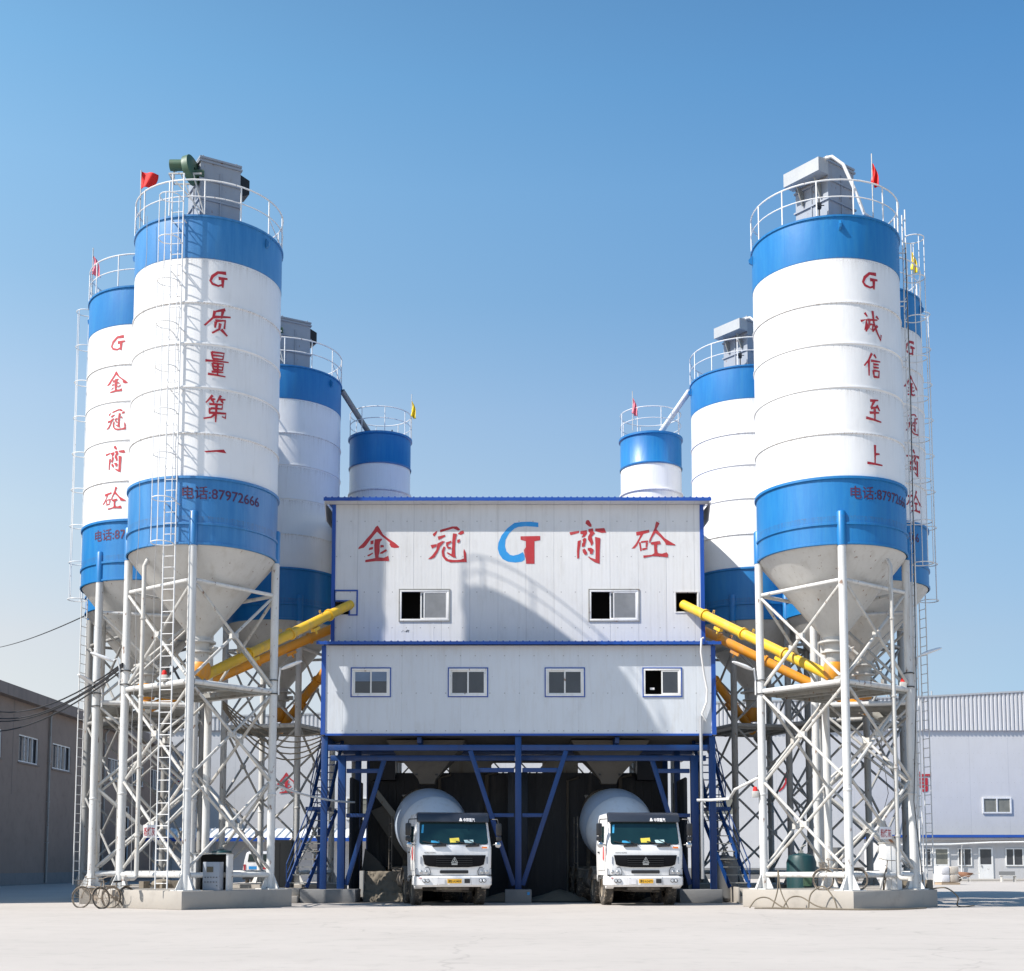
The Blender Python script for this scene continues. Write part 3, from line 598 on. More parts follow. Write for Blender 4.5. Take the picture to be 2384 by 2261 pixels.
MB().box(XB-.04,XB,YL+.085,51,5.36,8.36).build('side_wall',M['panel_y'],T)
MB().box(XL+.09,XR-.09,50.9,50.98,5.3,13.4).build('back_wall',M['panel'],T)
MB().box(XA+.085,XB-.085,YL+.09,50.85,5.37,5.46).build('floor_slab',M['hopper'],T)
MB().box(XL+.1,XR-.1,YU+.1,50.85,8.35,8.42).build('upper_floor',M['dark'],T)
MB().box(XL+.1,XR-.1,YU+1.6,YU+1.7,8.43,13.2).box(XL+.1,XR-.1,YL+1.4,YL+1.5,5.47,8.34).build('dark_backing',M['dark'],T)  # near-black backing carries the interior's darkness behind the windows
def ribbed_roof(name,x0,x1,y0,z0,y1,z1,sp=.212):
    m=MB(); m.add([(x0,y0,z0),(x1,y0,z0),(x1,y1,z1),(x0,y1,z1),(x0,y0,z0-.03),(x1,y0,z0-.03),(x1,y1,z1-.03),(x0,y1,z1-.03)],[(0,1,2,3),(7,6,5,4),(0,4,5,1),(1,5,6,2),(2,6,7,3),(3,7,4,0)])
    x=x0+.06
    while x<x1-.03:
        m.add([(x-.035,y0-.004,z0+.001),(x+.035,y0-.004,z0+.001),(x+.018,y0-.004,z0+.036),(x-.018,y0-.004,z0+.036),(x-.035,y1,z1+.001),(x+.035,y1,z1+.001),(x+.018,y1,z1+.036),(x-.018,y1,z1+.036)],[(0,1,2,3),(7,6,5,4),(0,4,5,1),(1,5,6,2),(2,6,7,3),(3,7,4,0)]); x+=sp
    return m.build(name,M['trim'],T)
rf=ribbed_roof('upper_roof',-6.34,6.71,43.94,13.53,51.4,14.3)
MB().box(-6.35,6.72,43.91,43.936,13.415,13.53).build('fascia',M['trim'],rf)
MB().add([(-6.32,43.95,13.42),(6.68,43.95,13.42),(6.68,44.29,13.385),(-6.32,44.29,13.385),(-6.32,43.95,13.43),(6.68,43.95,13.43),(6.68,44.29,13.395),(-6.32,44.29,13.395)],[(0,1,2,3),(7,6,5,4),(0,4,5,1),(1,5,6,2),(2,6,7,3),(3,7,4,0)]).build('soffit',M['panel'],rf)
for s,x in ((-1,-6.34),(1,6.69)):
    MB().prism([(43.96,13.39),(50,13.9),(50,13.2),(44.5,12.87)],lambda u,v,t:(t,u,v),x,x+.02).build('verge_board',M['panel'],rf)
rl=ribbed_roof('lower_roof',-6.28,6.72,42.36,8.345,YU-.004,8.55)
MB().box(-6.29,6.73,42.33,42.356,8.255,8.355).build('fascia',M['trim'],rl)
# trims
for x in (XL-.012,XR-.16):
    MB().box(x+(.04 if x>0 else 0),x+(.172 if x>0 else .125),YU-.03,YU+.16,8.56,13.37).build('corner_trim',M['trim'],T)
for x in (XA-.012,XB-.13):
    MB().box(x,x+.142,YL-.03,YL+.16,5.362,8.25).build('corner_trim',M['trim'],T)
MB().box(XA+.135,XB-.135,YL-.035,YL+.0,5.33,5.395).build('base_trim',M['trim'],T)
def window(h,y,trim,kind,gap=None):
    x0,x1,z0,z1=h; o=[]
    fr=MB()
    for a in ((x0,x1,z0,z0+.03),(x0,x1,z1-.03,z1),(x0,x0+.03,z0+.031,z1-.031),(x1-.03,x1,z0+.031,z1-.031)): fr.box(a[0],a[1],y-.028,y-.001,a[2],a[3])
    w=fr.build('window',M[trim],T)
    a0,a1,b0,b1=x0+.034,x1-.034,z0+.034,z1-.034; f=MB(); t=.06
    for a in ((a0,a1,b0,b0+t),(a0,a1,b1-t,b1),(a0,a0+t,b0+t+.001,b1-t-.001),(a1-t,a1,b0+t+.001,b1-t-.001)): f.box(a[0],a[1],y-.022,y+.075,a[2],a[3])
    f.build('frame',M['rail'],w,bevel=.004); mid=(a0+a1)/2; 
    def sash(s0,s1,yy,gm,nm):
        s=MB(); k=.045
        for a in ((s0,s1,b0+t,b0+t+k),(s0,s1,b1-t-k,b1-t),(s0,s0+k,b0+t+k+.001,b1-t-k-.001),(s1-k,s1,b0+t+k+.001,b1-t-k-.001)): s.box(a[0],a[1],yy,yy+.025,a[2],a[3])
        s.build('sash',M['rail'],w); MB().box(s0+k,s1-k,yy+.008,yy+.014,b0+t+k,b1-t-k).build('pane',M[gm],w)
    if kind=='open':
        sash(mid-.03,a1-t,y-.01,'curtain','r'); sash(mid-.14,a1-t-.16,y+.032,'glass','l')
    elif kind=='half':
        sash(mid-.03,a1-t,y-.008,'glass','r'); sash(mid+.04,a1-t-.02,y+.034,'glass','l'); MB().box(a0+.22,a0+.36,y+.09,y+.095,b0+.22,b0+.29).build('notice',M['sign'],w)
    else:
        sash(a0+t,mid+.02,y+.022,'glass','l'); sash(mid-.02,a1-t,y-.008,'glass','r')
        if kind=='blind':
            [MB().box(q0,q1,yy,yy+.004,z0+.52,b1-t-.047).build('blind',M['curtain2'],w) for q0,q1,yy in ((a0+t+.047,mid-.027,y+.023),(mid+.027,a1-t-.047,y-.004))]  # blind sheet lies over the pane, its colour giving a reflection look
    return w
MG=glass('pane_clear',(.05,.055,.065),.08)
window(UW[0],YU,'deck','open'); window(UW[1],YU,'deck','open')
window(LW[0],YL,'trim','blind'); window(LW[1],YL,'trim','x'); window(LW[2],YL,'trim','x'); window(LW[3],YL,'trim','half')
# hatch, left: framed square with the lower-left quarter open
m=MB()
for a in ((-6.0,-5.2,10.39,10.44),(-5.25,-5.2,9.56,10.388),(-5.52,-5.251,9.56,9.6)): m.box(a[0],a[1],YU-.03,YU-.001,a[2],a[3])
m.box(-6.0,-5.46,YU-.03,YU-.001,10.04,10.085); m.box(-5.50,-5.46,YU-.03,YU-.001,9.601,10.039); m.box(-6.0,-5.96,YU-.03,YU-.001,10.086,10.389)
m.build('hatch_frame',M['trim'],T)
m=MB(); x0,x1,z0,z1=HR
for a in ((x0-.02,x1,z0-.03,z0),(x0-.02,x1,z1,z1+.025),(x0-.02,x0,z0,z1),(x1,x1+.03,z0-.05,z1+.02)): m.box(a[0],a[1],YU-.02,YU-.001,a[2],a[3])
m.build('hatch_frame',M['rail'],T)
MB().box(-2.665,-2.64,YU-.006,YU-.002,8.6,9.34).build('joint_strip',M['rail'],T)
parent_sc=[stroke([(0,0),(.05,.06),(.1,.0),(.12,.05)],.012),stroke([(.14,.0),(.2,.07),(.26,.05)],.03),stroke([(.2,.0),(.24,.03)],.03)]
paint_marks(parent_sc,lambda u,v,l:(-3.72+u,YU-.004-l,9.0+v),'scribble',M['plastic'],T)
# lettering on the upper wall
for name,pl,x,z,mat in (('painted_character',JIN,-4.52,12.02,'red_wall'),('painted_character',GUAN,-2.19,12.0,'red_wall'),('painted_character',SHANG,2.57,12.1,'red_wall'),('painted_character',TONG,4.79,12.17,'red_wall')):
    paint_marks(pl,lambda u,v,l:(x+u*1.27,YU-.004-l,z+v*1.27),name,M[mat],T)
sc=lambda P:[[((x-1850)/3.956/71.0*1.016+.225,-(y-480)/3.956/71.0*1.016) for x,y in P]]
paint_marks(sc(LOGO_C),lambda u,v,l:(u,YU-.004-l,12.06+v),'painted_logo_arc',M['cyan'],T)
paint_marks(sc(LOGO_T),lambda u,v,l:(u,YU-.007-l,12.06+v),'painted_logo_stem',M['red_wall'],T)

# steel frame under the building
F=thing('support_frame','blue steel frame with diagonal struts carrying the control building over two truck bays','frame',(0,0,0))
def bx(name,*a,**k): 
    return MB().box(*a,**k).build(name,M['frame'],F,bevel=.006)
xc=.2
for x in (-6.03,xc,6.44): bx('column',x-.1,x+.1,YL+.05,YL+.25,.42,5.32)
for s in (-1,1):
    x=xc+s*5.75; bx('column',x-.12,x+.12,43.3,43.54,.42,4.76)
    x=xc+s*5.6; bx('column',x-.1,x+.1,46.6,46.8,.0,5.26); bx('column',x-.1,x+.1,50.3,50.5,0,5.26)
for s in (-1,1):
    a,b=(-5.925,xc-.105) if s<0 else (xc+.105,6.335)
    bx('beam',a,b,YL+.06,YL+.22,4.86,5.04)
    bx('beam',a,b,43.33,43.51,4.58,4.755)
    bx('beam',a,b,46.62,46.78,5.05,5.26)
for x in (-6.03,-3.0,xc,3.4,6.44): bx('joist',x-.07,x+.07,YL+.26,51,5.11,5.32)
def strut(p,q,w=.15): MB().bar(p,q,w,w,up=(0,1,0)).build('strut',M['frame'],F,bevel=.004)
y=42.5
strut((xc-5.58,43.42,.55),(xc-4.38,43.42,4.6)); strut((xc+5.58,43.42,.55),(xc+4.38,43.42,4.6))
for s in (-1,1):
    strut((xc+s*.14,YL+.14,.55),(xc+s*1.54,YL+.14,4.85))
    bx('tie',*sorted((xc+s*.13,xc+s*1.33)),YL+.1,YL+.18,4.16,4.30); bx('tie',*sorted((xc+s*.13,xc+s*.83)),YL+.1,YL+.18,2.72,2.84)
    bx('tie',*sorted((xc+s*5.6,xc+s*4.5)),43.37,43.47,4.18,4.32); bx('tie',*sorted((xc+s*5.6,xc+s*4.98)),43.37,43.47,2.74,2.86)
def ped(x0,x1,y0,y1,h,label):
    o=MB().box((x0-x1)/2,(x1-x0)/2,(y0-y1)/2,(y1-y0)/2,0,h).build('pedestal',M['ped'],bevel=.02); o.location=((x0+x1)/2,(y0+y1)/2,0); tag(o,label,'pedestal',group='concrete pedestals under the blue frame')
ped(xc-.42,xc+.42,42.35,43.1,.42,'small concrete block under the middle blue column')
ped(-6.7,-4.95,42.3,43.8,.42,'dark concrete base under the left blue columns')
ped(5.3,6.65,42.3,43.8,.42,'dark concrete base under the right blue columns')
MB().box(xc+.28,xc+.36,42.344,42.348,.25,.34).build('paint_spot',M['cyan'],F)

# bay back wall, hoppers
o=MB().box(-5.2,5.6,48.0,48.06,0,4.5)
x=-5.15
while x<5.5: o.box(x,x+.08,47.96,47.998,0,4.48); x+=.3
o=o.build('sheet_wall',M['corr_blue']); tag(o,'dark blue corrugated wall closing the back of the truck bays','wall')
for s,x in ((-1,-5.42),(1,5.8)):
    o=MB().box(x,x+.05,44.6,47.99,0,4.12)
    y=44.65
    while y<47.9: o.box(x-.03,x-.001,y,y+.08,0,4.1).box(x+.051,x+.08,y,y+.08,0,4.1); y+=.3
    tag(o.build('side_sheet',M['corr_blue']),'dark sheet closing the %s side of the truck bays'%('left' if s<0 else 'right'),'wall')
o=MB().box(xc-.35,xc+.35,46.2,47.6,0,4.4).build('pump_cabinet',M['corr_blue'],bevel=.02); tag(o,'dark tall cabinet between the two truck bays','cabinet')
for s,lab in ((-1,'grey discharge hopper above the left concrete mixer truck'),(1,'grey discharge hopper above the right concrete mixer truck')):
    x=xc+s*3.05; m=MB()
    def ring(z,a,b): return [(x-a,44.8-b,z),(x+a,44.8-b,z),(x+a,44.8+b,z),(x-a,44.8+b,z)]
    vs=ring(5.3,1.3,1.0)+ring(4.95,1.08,.95)+ring(4.06,.30,.28)+ring(3.9,.25,.24); fs=[(i*4+k,i*4+(k+1)%4,(i+1)*4+(k+1)%4,(i+1)*4+k) for i in range(3) for k in range(4)]
    m.add(vs,fs); h=m.build('discharge_hopper',M['hopper'],bevel=.01); tag(h,lab,'hopper',group='discharge hoppers')
    for dx in (-.33,.33): MB().box(x+dx-.04,x+dx+.04,44.24,44.28,4.16,4.22,rz=0).build('bolt_lug',M['black'],h)
    # steel catwalk above
# aggregate skip way in left bay
m=MB(); m.prism([(-4.9,3.05),(-4.35,3.3),(-2.75,1.0),(-2.75,.55),(-3.2,.55)],lambda u,v,t:(u,t,v),46.2,47.2)
o=m.build('skip_chute',M['hopper'],bevel=.01); tag(o,'dusty grey sloping chute at the back of the left bay','chute')
MB().bar((-4.75,46.1,3.75),(-2.6,46.1,1.05),.14,.2).build('guide_rail',M['deck'],o)
MB().prism([(-5.05,1.75),(-4.6,1.35),(-4.0,.62),(-5.2,.62)],lambda u,v,t:(u,t,v),45.9,46.15).build('wing_plate',M['hopper'],o)
m=MB(); rnd=random.Random(3); nx,nz=26,14; vs=[]
for j in range(nz+1):
    for i in range(nx+1):
        u=i/nx; v=j/nz; vs.append((-4.85+u*1.75,43.9+.35*v+rnd.uniform(-.05,.05)-(.28 if v<.35 else 0),max(0,v*.98+rnd.uniform(-.015,.015))))
m.add(vs,[(j*(nx+1)+i,j*(nx+1)+i+1,(j+1)*(nx+1)+i+1,(j+1)*(nx+1)+i) for j in range(nz) for i in range(nx)]); m.box(-4.85,-3.1,44.3,45.4,0,.985)
o=m.build('concrete_block',M['rubble'],ang=60); tag(o,'broken concrete wall stub caked with spilt cement left of the parked truck','block')
MB().box(-5.0,-4.86,43.9,44.2,.15,1.0).build('edge_channel',M['steel2'],o)
for x,r_,h_ in ((-2.6,.06,4.3),(-.9,.09,4.4),(2.0,.05,4.2),(3.9,.08,4.3)):
    tag(MB().tube([(x,47.8,0),(x,47.8,h_),(x+.4,47.8,h_+.12)],r_,10).build('riser_pipe',M['hopper']),{-2.6:'thin riser pipe on the dark wall behind the left truck',-.9:'thick riser pipe on the dark wall left of the middle cabinet',2.0:'thin riser pipe on the dark wall right of the middle cabinet',3.9:'thick riser pipe on the dark wall behind the right truck'}[x],'pipe',group='riser pipes in the truck bays')
for i,(x,y,s_) in enumerate(((-.3,44.2,1.0),(1.6,45.0,1.3),(5.0,44.6,.9))):
    rnd=random.Random(i+40); m=MB(); K=14; vs=[]
    for j in range(6):
        for k in range(K): q=2*pi*k/K; rr_=s_*(1-j/5)*(.7+.25*rnd.random()); vs.append((rr_*cos(q),rr_*.7*sin(q),.30*s_*(j/5)**.8))
    m.add(vs,[(j*K+k,j*K+(k+1)%K,(j+1)*K+(k+1)%K,(j+1)*K+k) for j in range(5) for k in range(K)]); o=m.build('spill_heap',M['rubble'],ang=70); o.location=(x,y,0); tag(o,['small grey spill of concrete beside the middle block','low grey spill of concrete on the bay floor between the trucks','grey spill of concrete by the right pedestal'][i],'heap',group='concrete spills in the bays')
# truss bridge seen through the bay
o=MB()
for z in (4.5,5.05): o.bar((-5.2,50.0,z),(5.6,50.0,z),.08)
x=-5.2
while x<5.5: o.bar((x,50.0,4.5),(x+.5,50.0,5.05),.05); o.bar((x+.5,50.0,5.05),(x+1.0,50.0,4.5),.05); x+=1.0
tag(o.build('truss_walkway',M['deck']),'grey steel truss seen above the dark wall at the back of the bays','truss')

for s,(a,b) in ((-1,(-2.3,-.75)),(1,(1.1,2.4))):
    tag(MB().box(a,b,48.3,48.36,4.52,5.3).build('cover_sheet',M['deck']),'dark sheet added above the back wall of the %s truck bay to cover a bright gap'%('left' if s<0 else 'right'),'panel')  # dark sheets added to cover the bright gap behind the bays
for x in (-4.6,4.9):
    tag(MB().box(x-.45,x+.45,47.2,47.8,4.2,5.28).build('infill_box',M['corr_blue']),'dark boxed duct high at the back of the %s bay, added to darken it'%('left' if x<0 else 'right'),'infill')  # dark blocks added to keep light out of the bays
# stairs beside the frame
def stair(side,label):
    T=thing('steel_stair',label,'stairs',(0,0,0),0,'blue steel stairs beside the frame'); X=lambda x: xc+side*(abs(x))
    lo=[(7.42,42.9,.47),(6.62,43.9,3.0)]; up=[(6.85,44.0,3.1),(6.4,44.9,5.9)]
    def flight(a,b,w,n,mat):
        a=Vector((X(a[0]),a[1],a[2])); b=Vector((X(b[0]),b[1],b[2])); d=Vector((-side*w,.12,0))
        for o_ in (Vector((0,0,0)),d): MB().bar(a+o_,b+o_,.045,.13).build('stringer',M['frame'],T)
        for k in range(n):
            p=a+(b-a)*((k+.6)/n); MB().box(min(p.x,(p+d).x)+.03,max(p.x,(p+d).x)-.03,p.y-.02,p.y+.16,p.z-.015,p.z+.015).build('tread',M[mat],T)
        m=MB()
        for f in (0,.33,.66,1): p=a+(b-a)*f; m.tube([p,p+Vector((0,-.06,.75))],.018,6)
        m.tube([a+Vector((0,-.06,.75)),b+Vector((0,-.06,.75))],.02,6); m.tube([a+Vector((0,-.03,.4)),b+Vector((0,-.03,.4))],.015,6); m.build('handrail',M['frame'],T)
    flight(lo[0],lo[1],.62,10,'deck'); flight(up[0],up[1],.55,11,'frame')
    a,b=sorted((X(7.0),X(6.25))); MB().box(a,b,43.85,44.7,2.98,3.1).build('landing',M['frame'],T)
    a,b=sorted((X(6.6),X(6.43))); MB().box(a,b,43.9,44.06,.0,2.975).build('post',M['frame'],T)
stair(-1,'blue steel stairs with two flights on the left side of the frame'); stair(1,'blue steel stairs with two flights on the right side of the frame')
for s,l in ((-1,'low concrete steps in front of the left blue stairs'),(1,'low concrete steps in front of the right blue stairs')):
    a,b=sorted((xc+s*6.95,xc+s*8.0)); m=MB(); m.box(a,b,42.1,43.6,0,.22).box(a,b-.002,42.5,43.59,.221,.46); m.box(a-.06,a-.002,42.05,43.6,0,.5)
    tag(m.build('concrete_step',M['plinth'],bevel=.015),l,'step',group='concrete steps')

# drain pipe on the right
m=MB(); m.tube([(6.06,42.5,5.95),(6.06,42.5,.75)],.055,12); o=m.build('drain_pipe',M['silver']); tag(o,'straight silver drain pipe down the right end of the frame','pipe')
MB().tube([(6.15,42.3,8.46),(6.08,42.25,8.42),(6.06,42.26,8.0),(6.18,42.45,7.3),(6.28,42.5,6.8),(6.25,42.5,6.4),(6.1,42.5,6.02),(6.22,42.53,5.8)],.032,8).build('hose_end',M['rail'],o)

M['band']=paint('drum_band',(.44,.52,.64),.35,(.4,.38,.35),.4,streak=False)
# ------------------------------------------------------------------ mixer truck
def truck(label,x,y,rz,plate,proto=None):
    T=thing('mixer_truck',label,'truck',(x,y,0),rz,'concrete mixer trucks in the bays')
    # cab: rounded plan sections lofted upwards
    def sec(z,yf,w,yb=2.0,rc=.16):
        pts=[]
        for k in range(5): a=pi/2*k/4; pts.append((-w+rc-rc*sin(pi/2-a) if 0 else -w+rc-rc*cos(a),yf+rc-rc*sin(a),z))
        for k in range(5): a=pi/2*(1-k/4); pts.append((w-rc+rc*cos(a),yf+rc-rc*sin(a),z))
        pts += [(w,yb-.06,z),(w-.06,yb,z),(-w+.06,yb,z),(-w,yb-.06,z)]
        return pts
    L=[sec(.93,.03,1.17),sec(1.1,.0,1.18),sec(1.6,.0,1.19),sec(1.80,.015,1.19),sec(1.86,.045,1.185),sec(2.56,.27,1.13),sec(2.72,.34,1.11),sec(2.82,.46,1.08),sec(2.86,.7,.98,1.9)]
    m=MB(); n=len(L[0]); vs=[p for s in L for p in s]; fs=[(i*n+k,i*n+(k+1)%n,(i+1)*n+(k+1)%n,(i+1)*n+k) for i in range(len(L)-1) for k in range(n)]; fs+= [tuple(range(n)),tuple((len(L)-1)*n+k for k in range(n))]
    m.add(vs,fs); cab=m.build('cab_body',M['truck'],T,ang=28)
    fy=lambda z:.045+(z-1.86)*(.225/.70)
    def onws(pts,th,name,mat,parent,off=.004):
        m=MB(); m.prism(pts,lambda u,v,t:(u,fy(v)-off-t,v),0,th); return m.build(name,mat,parent)
    def rr(x0,x1,z0,z1,r=.08,t0=0):
        out=[]
        for (cx,cz,a0) in ((x1-r,z1-r,0),(x0+r,z1-r,90),(x0+r,z0+r,180),(x1-r,z0+r,270)):
            for k in range(5): a=radians(a0+22.5*k); out.append((cx+r*cos(a),cz+r*sin(a)))
        return out
    P=rr(-1.06,1.06,1.885,2.56); P=[(x*(1.0-(z-1.88)*.05),z) for x,z in P]
    onws([(x*1.012,1.885+(z-1.885)*1.0+(.012 if z>2.2 else -.012)) for x,z in P],.010,'windscreen_seal',M['plastic'],T)
    ws=onws(P,.006,'windscreen',M['ws'],T,.015)
    onws([(-.12,1.93),(.18,1.93),(.16,2.08),(-.13,2.06)],.004,'card',M['card_y'],ws,.024)
    onws([(-.72,1.92),(-.42,1.92),(-.46,1.98),(-.70,1.99)],.004,'card',M['card_b'],ws,.024)
    onws([(.34,1.92),(.62,1.92),(.60,2.02),(.31,2.01)],.004,'card',M['card_w'],ws,.024)
    onws([(-1.0,2.22),(-.94,2.22),(-.91,2.48),(-.97,2.47)],.004,'sticker',M['card_b'],ws,.024)
    # steering wheel & seats hinted behind: dark tinted glass hides them
    m=MB(); m.prism([(0.24,2.56),(.33,2.80),(.45,2.86),(.62,2.84),(.40,2.54)],lambda u,v,t:(t,u-.12,v),-1.12,1.12); vz=m.build('sun_visor',M['visor'],T,bevel=.045)
    tr,w=text2d('中国重汽',.03); 
    tx=lambda u,v,l:(.30+u*.36/w, .115+(v*.11)*.45-.012-l, 2.585+v*.115)
    paint_marks(tr,tx,'visor_writing',M['sign'],vz,step=0)
    paint_marks([[(0,0),(.1,0),(.075,.09),(.05,.11),(.025,.09)]],lambda u,v,l:(.17+u,.115+v*.40-.012-l,2.588+v*.95),'visor_emblem',M['sign'],vz)
    # grille
    G=[(-.98,1.545),(.98,1.545),(.92,1.26),(.80,1.21),(.45,1.175),(-.45,1.175),(-.80,1.21),(-.92,1.26)]
    gr=MB().prism(G,lambda u,v,t:(u,-.012-t,v),0,.03).build('grille',M['grille'],T,bevel=.008)
    for k in range(4):
        z=1.245+k*.068; MB().box(-.56,.56,-.062,-.043,z-.008,z+.008).build('slat',M['plastic'],gr)
    e=MB()
    for q in (90,210,330):
        a=radians(q); b=radians(q+30); c=radians(q-30); e.prism([(.105*cos(a),.105*sin(a)),(.035*cos(c),.035*sin(c)),(0,0),(.035*cos(b),.035*sin(b))],lambda u,v,t:(u,-.062-t,1.365+v),0,.012)
    for q in (90,210,330):
        a=radians(q); b=radians(q+120); e.bar((.118*cos(a),-.066,1.365+.118*sin(a)),(.118*cos(b),-.066,1.365+.118*sin(b)),.014,.02,up=(0,1,0))
    e.box(-.09,.09,-.074,-.06,1.245,1.29); e.build('emblem',M['chrome'],gr)
    tr,w=text2d('HOWO·HOWO',.01); paint_marks(tr,lambda u,v,l:(-.93+u*.36/w,-.006-l,1.60+v*.055),'bonnet_writing',M['plastic'],cab,step=0)
    MB().prism(rr(-.44,.44,.985,1.085,.03),lambda u,v,t:(u,-.004-t,v),0,.012).build('intake_slot',M['plastic'],T)
    for s in (-1,1): MB().box(s*1.03-.014,s*1.03+.014,-.016,.0,1.28,1.5).build('side_slot',M['grey'],cab)
    # bumper
    B=[]; m=MB()
    def bs(z,w,yf,rc=.2): return [(-w,yf+.75,z),(-w,yf+rc,z),(-w+rc*.3,yf+rc*.3,z),(-w+rc,yf,z),(w-rc,yf,z),(w-rc*.3,yf+rc*.3,z),(w,yf+rc,z),(w,yf+.75,z),(w-.1,yf+.75,z),(-w+.1,yf+.75,z)]
    L=[bs(.58,1.13,-.0),bs(.64,1.2,-.06),bs(.86,1.2,-.07),bs(.915,1.18,-.04)]; n=10; vs=[p for s in L for p in s]; m.add(vs,[(i*n+k,i*n+(k+1)%n,(i+1)*n+(k+1)%n,(i+1)*n+k) for i in range(3) for k in range(n)]+[tuple(range(n)),tuple(3*n+k for k in range(n))])
    bu=m.build('bumper',M['truck'],T,ang=25)
    for s in (-1,1):
        MB().prism([(s*.52,.63),(s*.5,.905),(s*.505,.905),(s*.525,.63)],lambda u,v,t:(u,-.074-t,v),0,.004).build('panel_gap',M['plastic'],bu)
        for k in (0,1):
            x0=s*(.93-.11*k*1)-s*.0; MB().lathe([(.0,-.012),(.034,-.012),(.046,0),(.046,.01)],16,(x0,-.078,.765),Matrix.Rotation(-pi/2,3,'X')).build('fog_lamp',M['lens'],bu); MB().lathe([(.047,-.006),(.058,-.006),(.058,.008)],16,(x0,-.078,.765),Matrix.Rotation(-pi/2,3,'X')).build('lamp_ring',M['plastic'],bu)
        H=[(s*.76,.95),(s*.745,1.06),(s*.80,1.165),(s*1.10,1.14),(s*1.165,1.12),(s*1.165,.95)]
        MB().prism([(s*.745,.935),(s*.728,1.065),(s*.795,1.182),(s*1.105,1.157),(s*1.175,1.135),(s*1.175,.935)],lambda u,v,t:(u,-.001-t+max(0,abs(u)-1.0)*.5,v),0,.016).build('headlight_surround',M['plastic'],T)
        hl=MB().prism(H,lambda u,v,t:(u,-.005-t+max(0,abs(u)-1.0)*.5,v),0,.02).build('headlight',M['lens'],T)
        for hx in (.86,1.02): MB().lathe([(.0,-.008),(.04,-.006),(.052,.004)],14,(s*hx,-.034+max(0,hx-1.0)*.5,1.03),Matrix.Rotation(-pi/2,3,'X')).build('reflector',M['chrome'],hl)
        MB().box(s*.95-.21,s*.95+.21,-.03,.1,.918,.935).build('lamp_gap',M['plastic'],T)
        MB().tube([(s*.78,-.05,.93),(s*1.1,-.04,.93)],.006,5)
    pl=MB().box(-.22,.22,-.088,-.078,.69,.815).build('number_plate',M['plate'],bu); tr,w=text2d(plate,.01); paint_marks(tr,lambda u,v,l:(-.2+u*.4/w,-.0895-l,.712+v*.10),'plate_writing',M['plastic'],pl,step=0)
    MB().box(.31,.48,-.084,-.078,.69,.82).build('tow_hatch',M['plastic'],bu); MB().box(-.52,-.30,-.080,-.077,.66,.83).build('blank_plate',M['sign'],bu)
    MB().box(-1.09,-.95,-.068,-.06,.835,.865).build('reflector_strip',M['red'],bu)
    MB().prism([(.86,1.755),(1.03,1.755),(1.02,1.80),(.87,1.80)],lambda u,v,t:(u,.0-t,v),0,.016).build('indicator',M['orange_l'],T)
    for x0 in (-.55,.48):
        m=MB(); m.tube([(x0,.015,1.84),(x0+.30,fy(1.93)-.04,1.90),(x0+.36,.0,1.865)],.012,6); m.tube([(x0-.12,.0,1.82),(x0+.30,-.01,1.84)],.03,8); m.bar((x0+.05,.0,1.87),(x0-.42,fy(1.96)-.04,1.965),.035,.03); m.bar((x0+.3,.0,1.86),(x0-.05,fy(2.03)-.04,2.01),.02,.02); m.build('wiper',M['plastic'],T)
    # doors with side windows, mirrors, steps
    for s in (-1,1):
        dz=[(.42,1.08),(.42,1.92),(.62,2.5),(1.55,2.52),(1.6,1.92),(1.6,1.08)]
        wx=lambda v:1.19-max(0,v-1.86)*.083
        d=MB().prism(dz,lambda u,v,t:(s*(wx(v)+t),u,v),.0,.006).build('door',M['truck'],T,ang=60)
        MB().prism([(.52,1.94),(.70,2.44),(1.48,2.46),(1.52,1.94)],lambda u,v,t:(s*(wx(v)+.0075+t),u,v),0,.005).build('side_window',M['ws'],d)
        MB().box(*sorted((s*1.2,s*1.225)),1.3,1.5,1.62,1.66).build('handle',M['plastic'],d)
        m=MB(); m.tube([(s*1.12,.38,2.66),(s*1.38,.14,2.64),(s*1.41,.10,2.5),(s*1.41,.10,2.05)],.018,6).tube([(s*1.18,.2,1.85),(s*1.36,.12,1.88),(s*1.41,.10,2.05)],.018,6); mi=m.build('mirror_arm',M['plastic'],T)
        MB().box(s*1.41-.085,s*1.41+.085,.04,.13,2.14,2.52).build('mirror',M['plastic'],mi,bevel=.03)
        MB().box(s*1.41-.085,s*1.41+.085,.04,.13,1.98,2.12).build('wide_mirror',M['plastic'],mi,bevel=.03)
        MB().sphere((s*1.38,.06,1.86),.095,16,(1,.5,1)).build('round_mirror',M['chrome'],mi)
        # cab wheel arch and steps
        MB().prism([(.25,.93),(.2,.60),(.42,.52),(.60,.75),(.78,.95),(1.25,1.10),(1.7,.95),(1.95,.72),(2.0,.93)],lambda u,v,t:(s*(.93+t),u,v),0,.24).build('wheel_arch',M['truck'],T,ang=60)
        for (yy,) in ((1.25,),(3.0,),(6.15,),(7.5,)):
            w=.16 if yy<4 else .3; cx=s*(1.0 if yy<4 else .92)
            prof=[(.28,-w),(.40,-w),(.48,-w*.92),(.515,-w*.75),(.52,-w*.3),(.505,0),(.52,w*.3),(.515,w*.75),(.48,w*.92),(.40,w),(.28,w)]
            ty=MB().lathe(prof,40,(cx,yy,.52),Matrix.Rotation(pi/2,3,'Y')); 
            for k in range(30):
                a=2*pi*k/30; c=Vector((0,cos(a),sin(a))); tng=Vector((0,-sin(a),cos(a)))
                for q in (-1,1): ty.bar(Vector((cx+q*w*.28,yy,.52))+c*.51,Vector((cx+q*w*.82,yy,.52))+c*.512+tng*.03,.045,.04,up=c)
            wh=ty.build('tyre',M['tyre'],T)
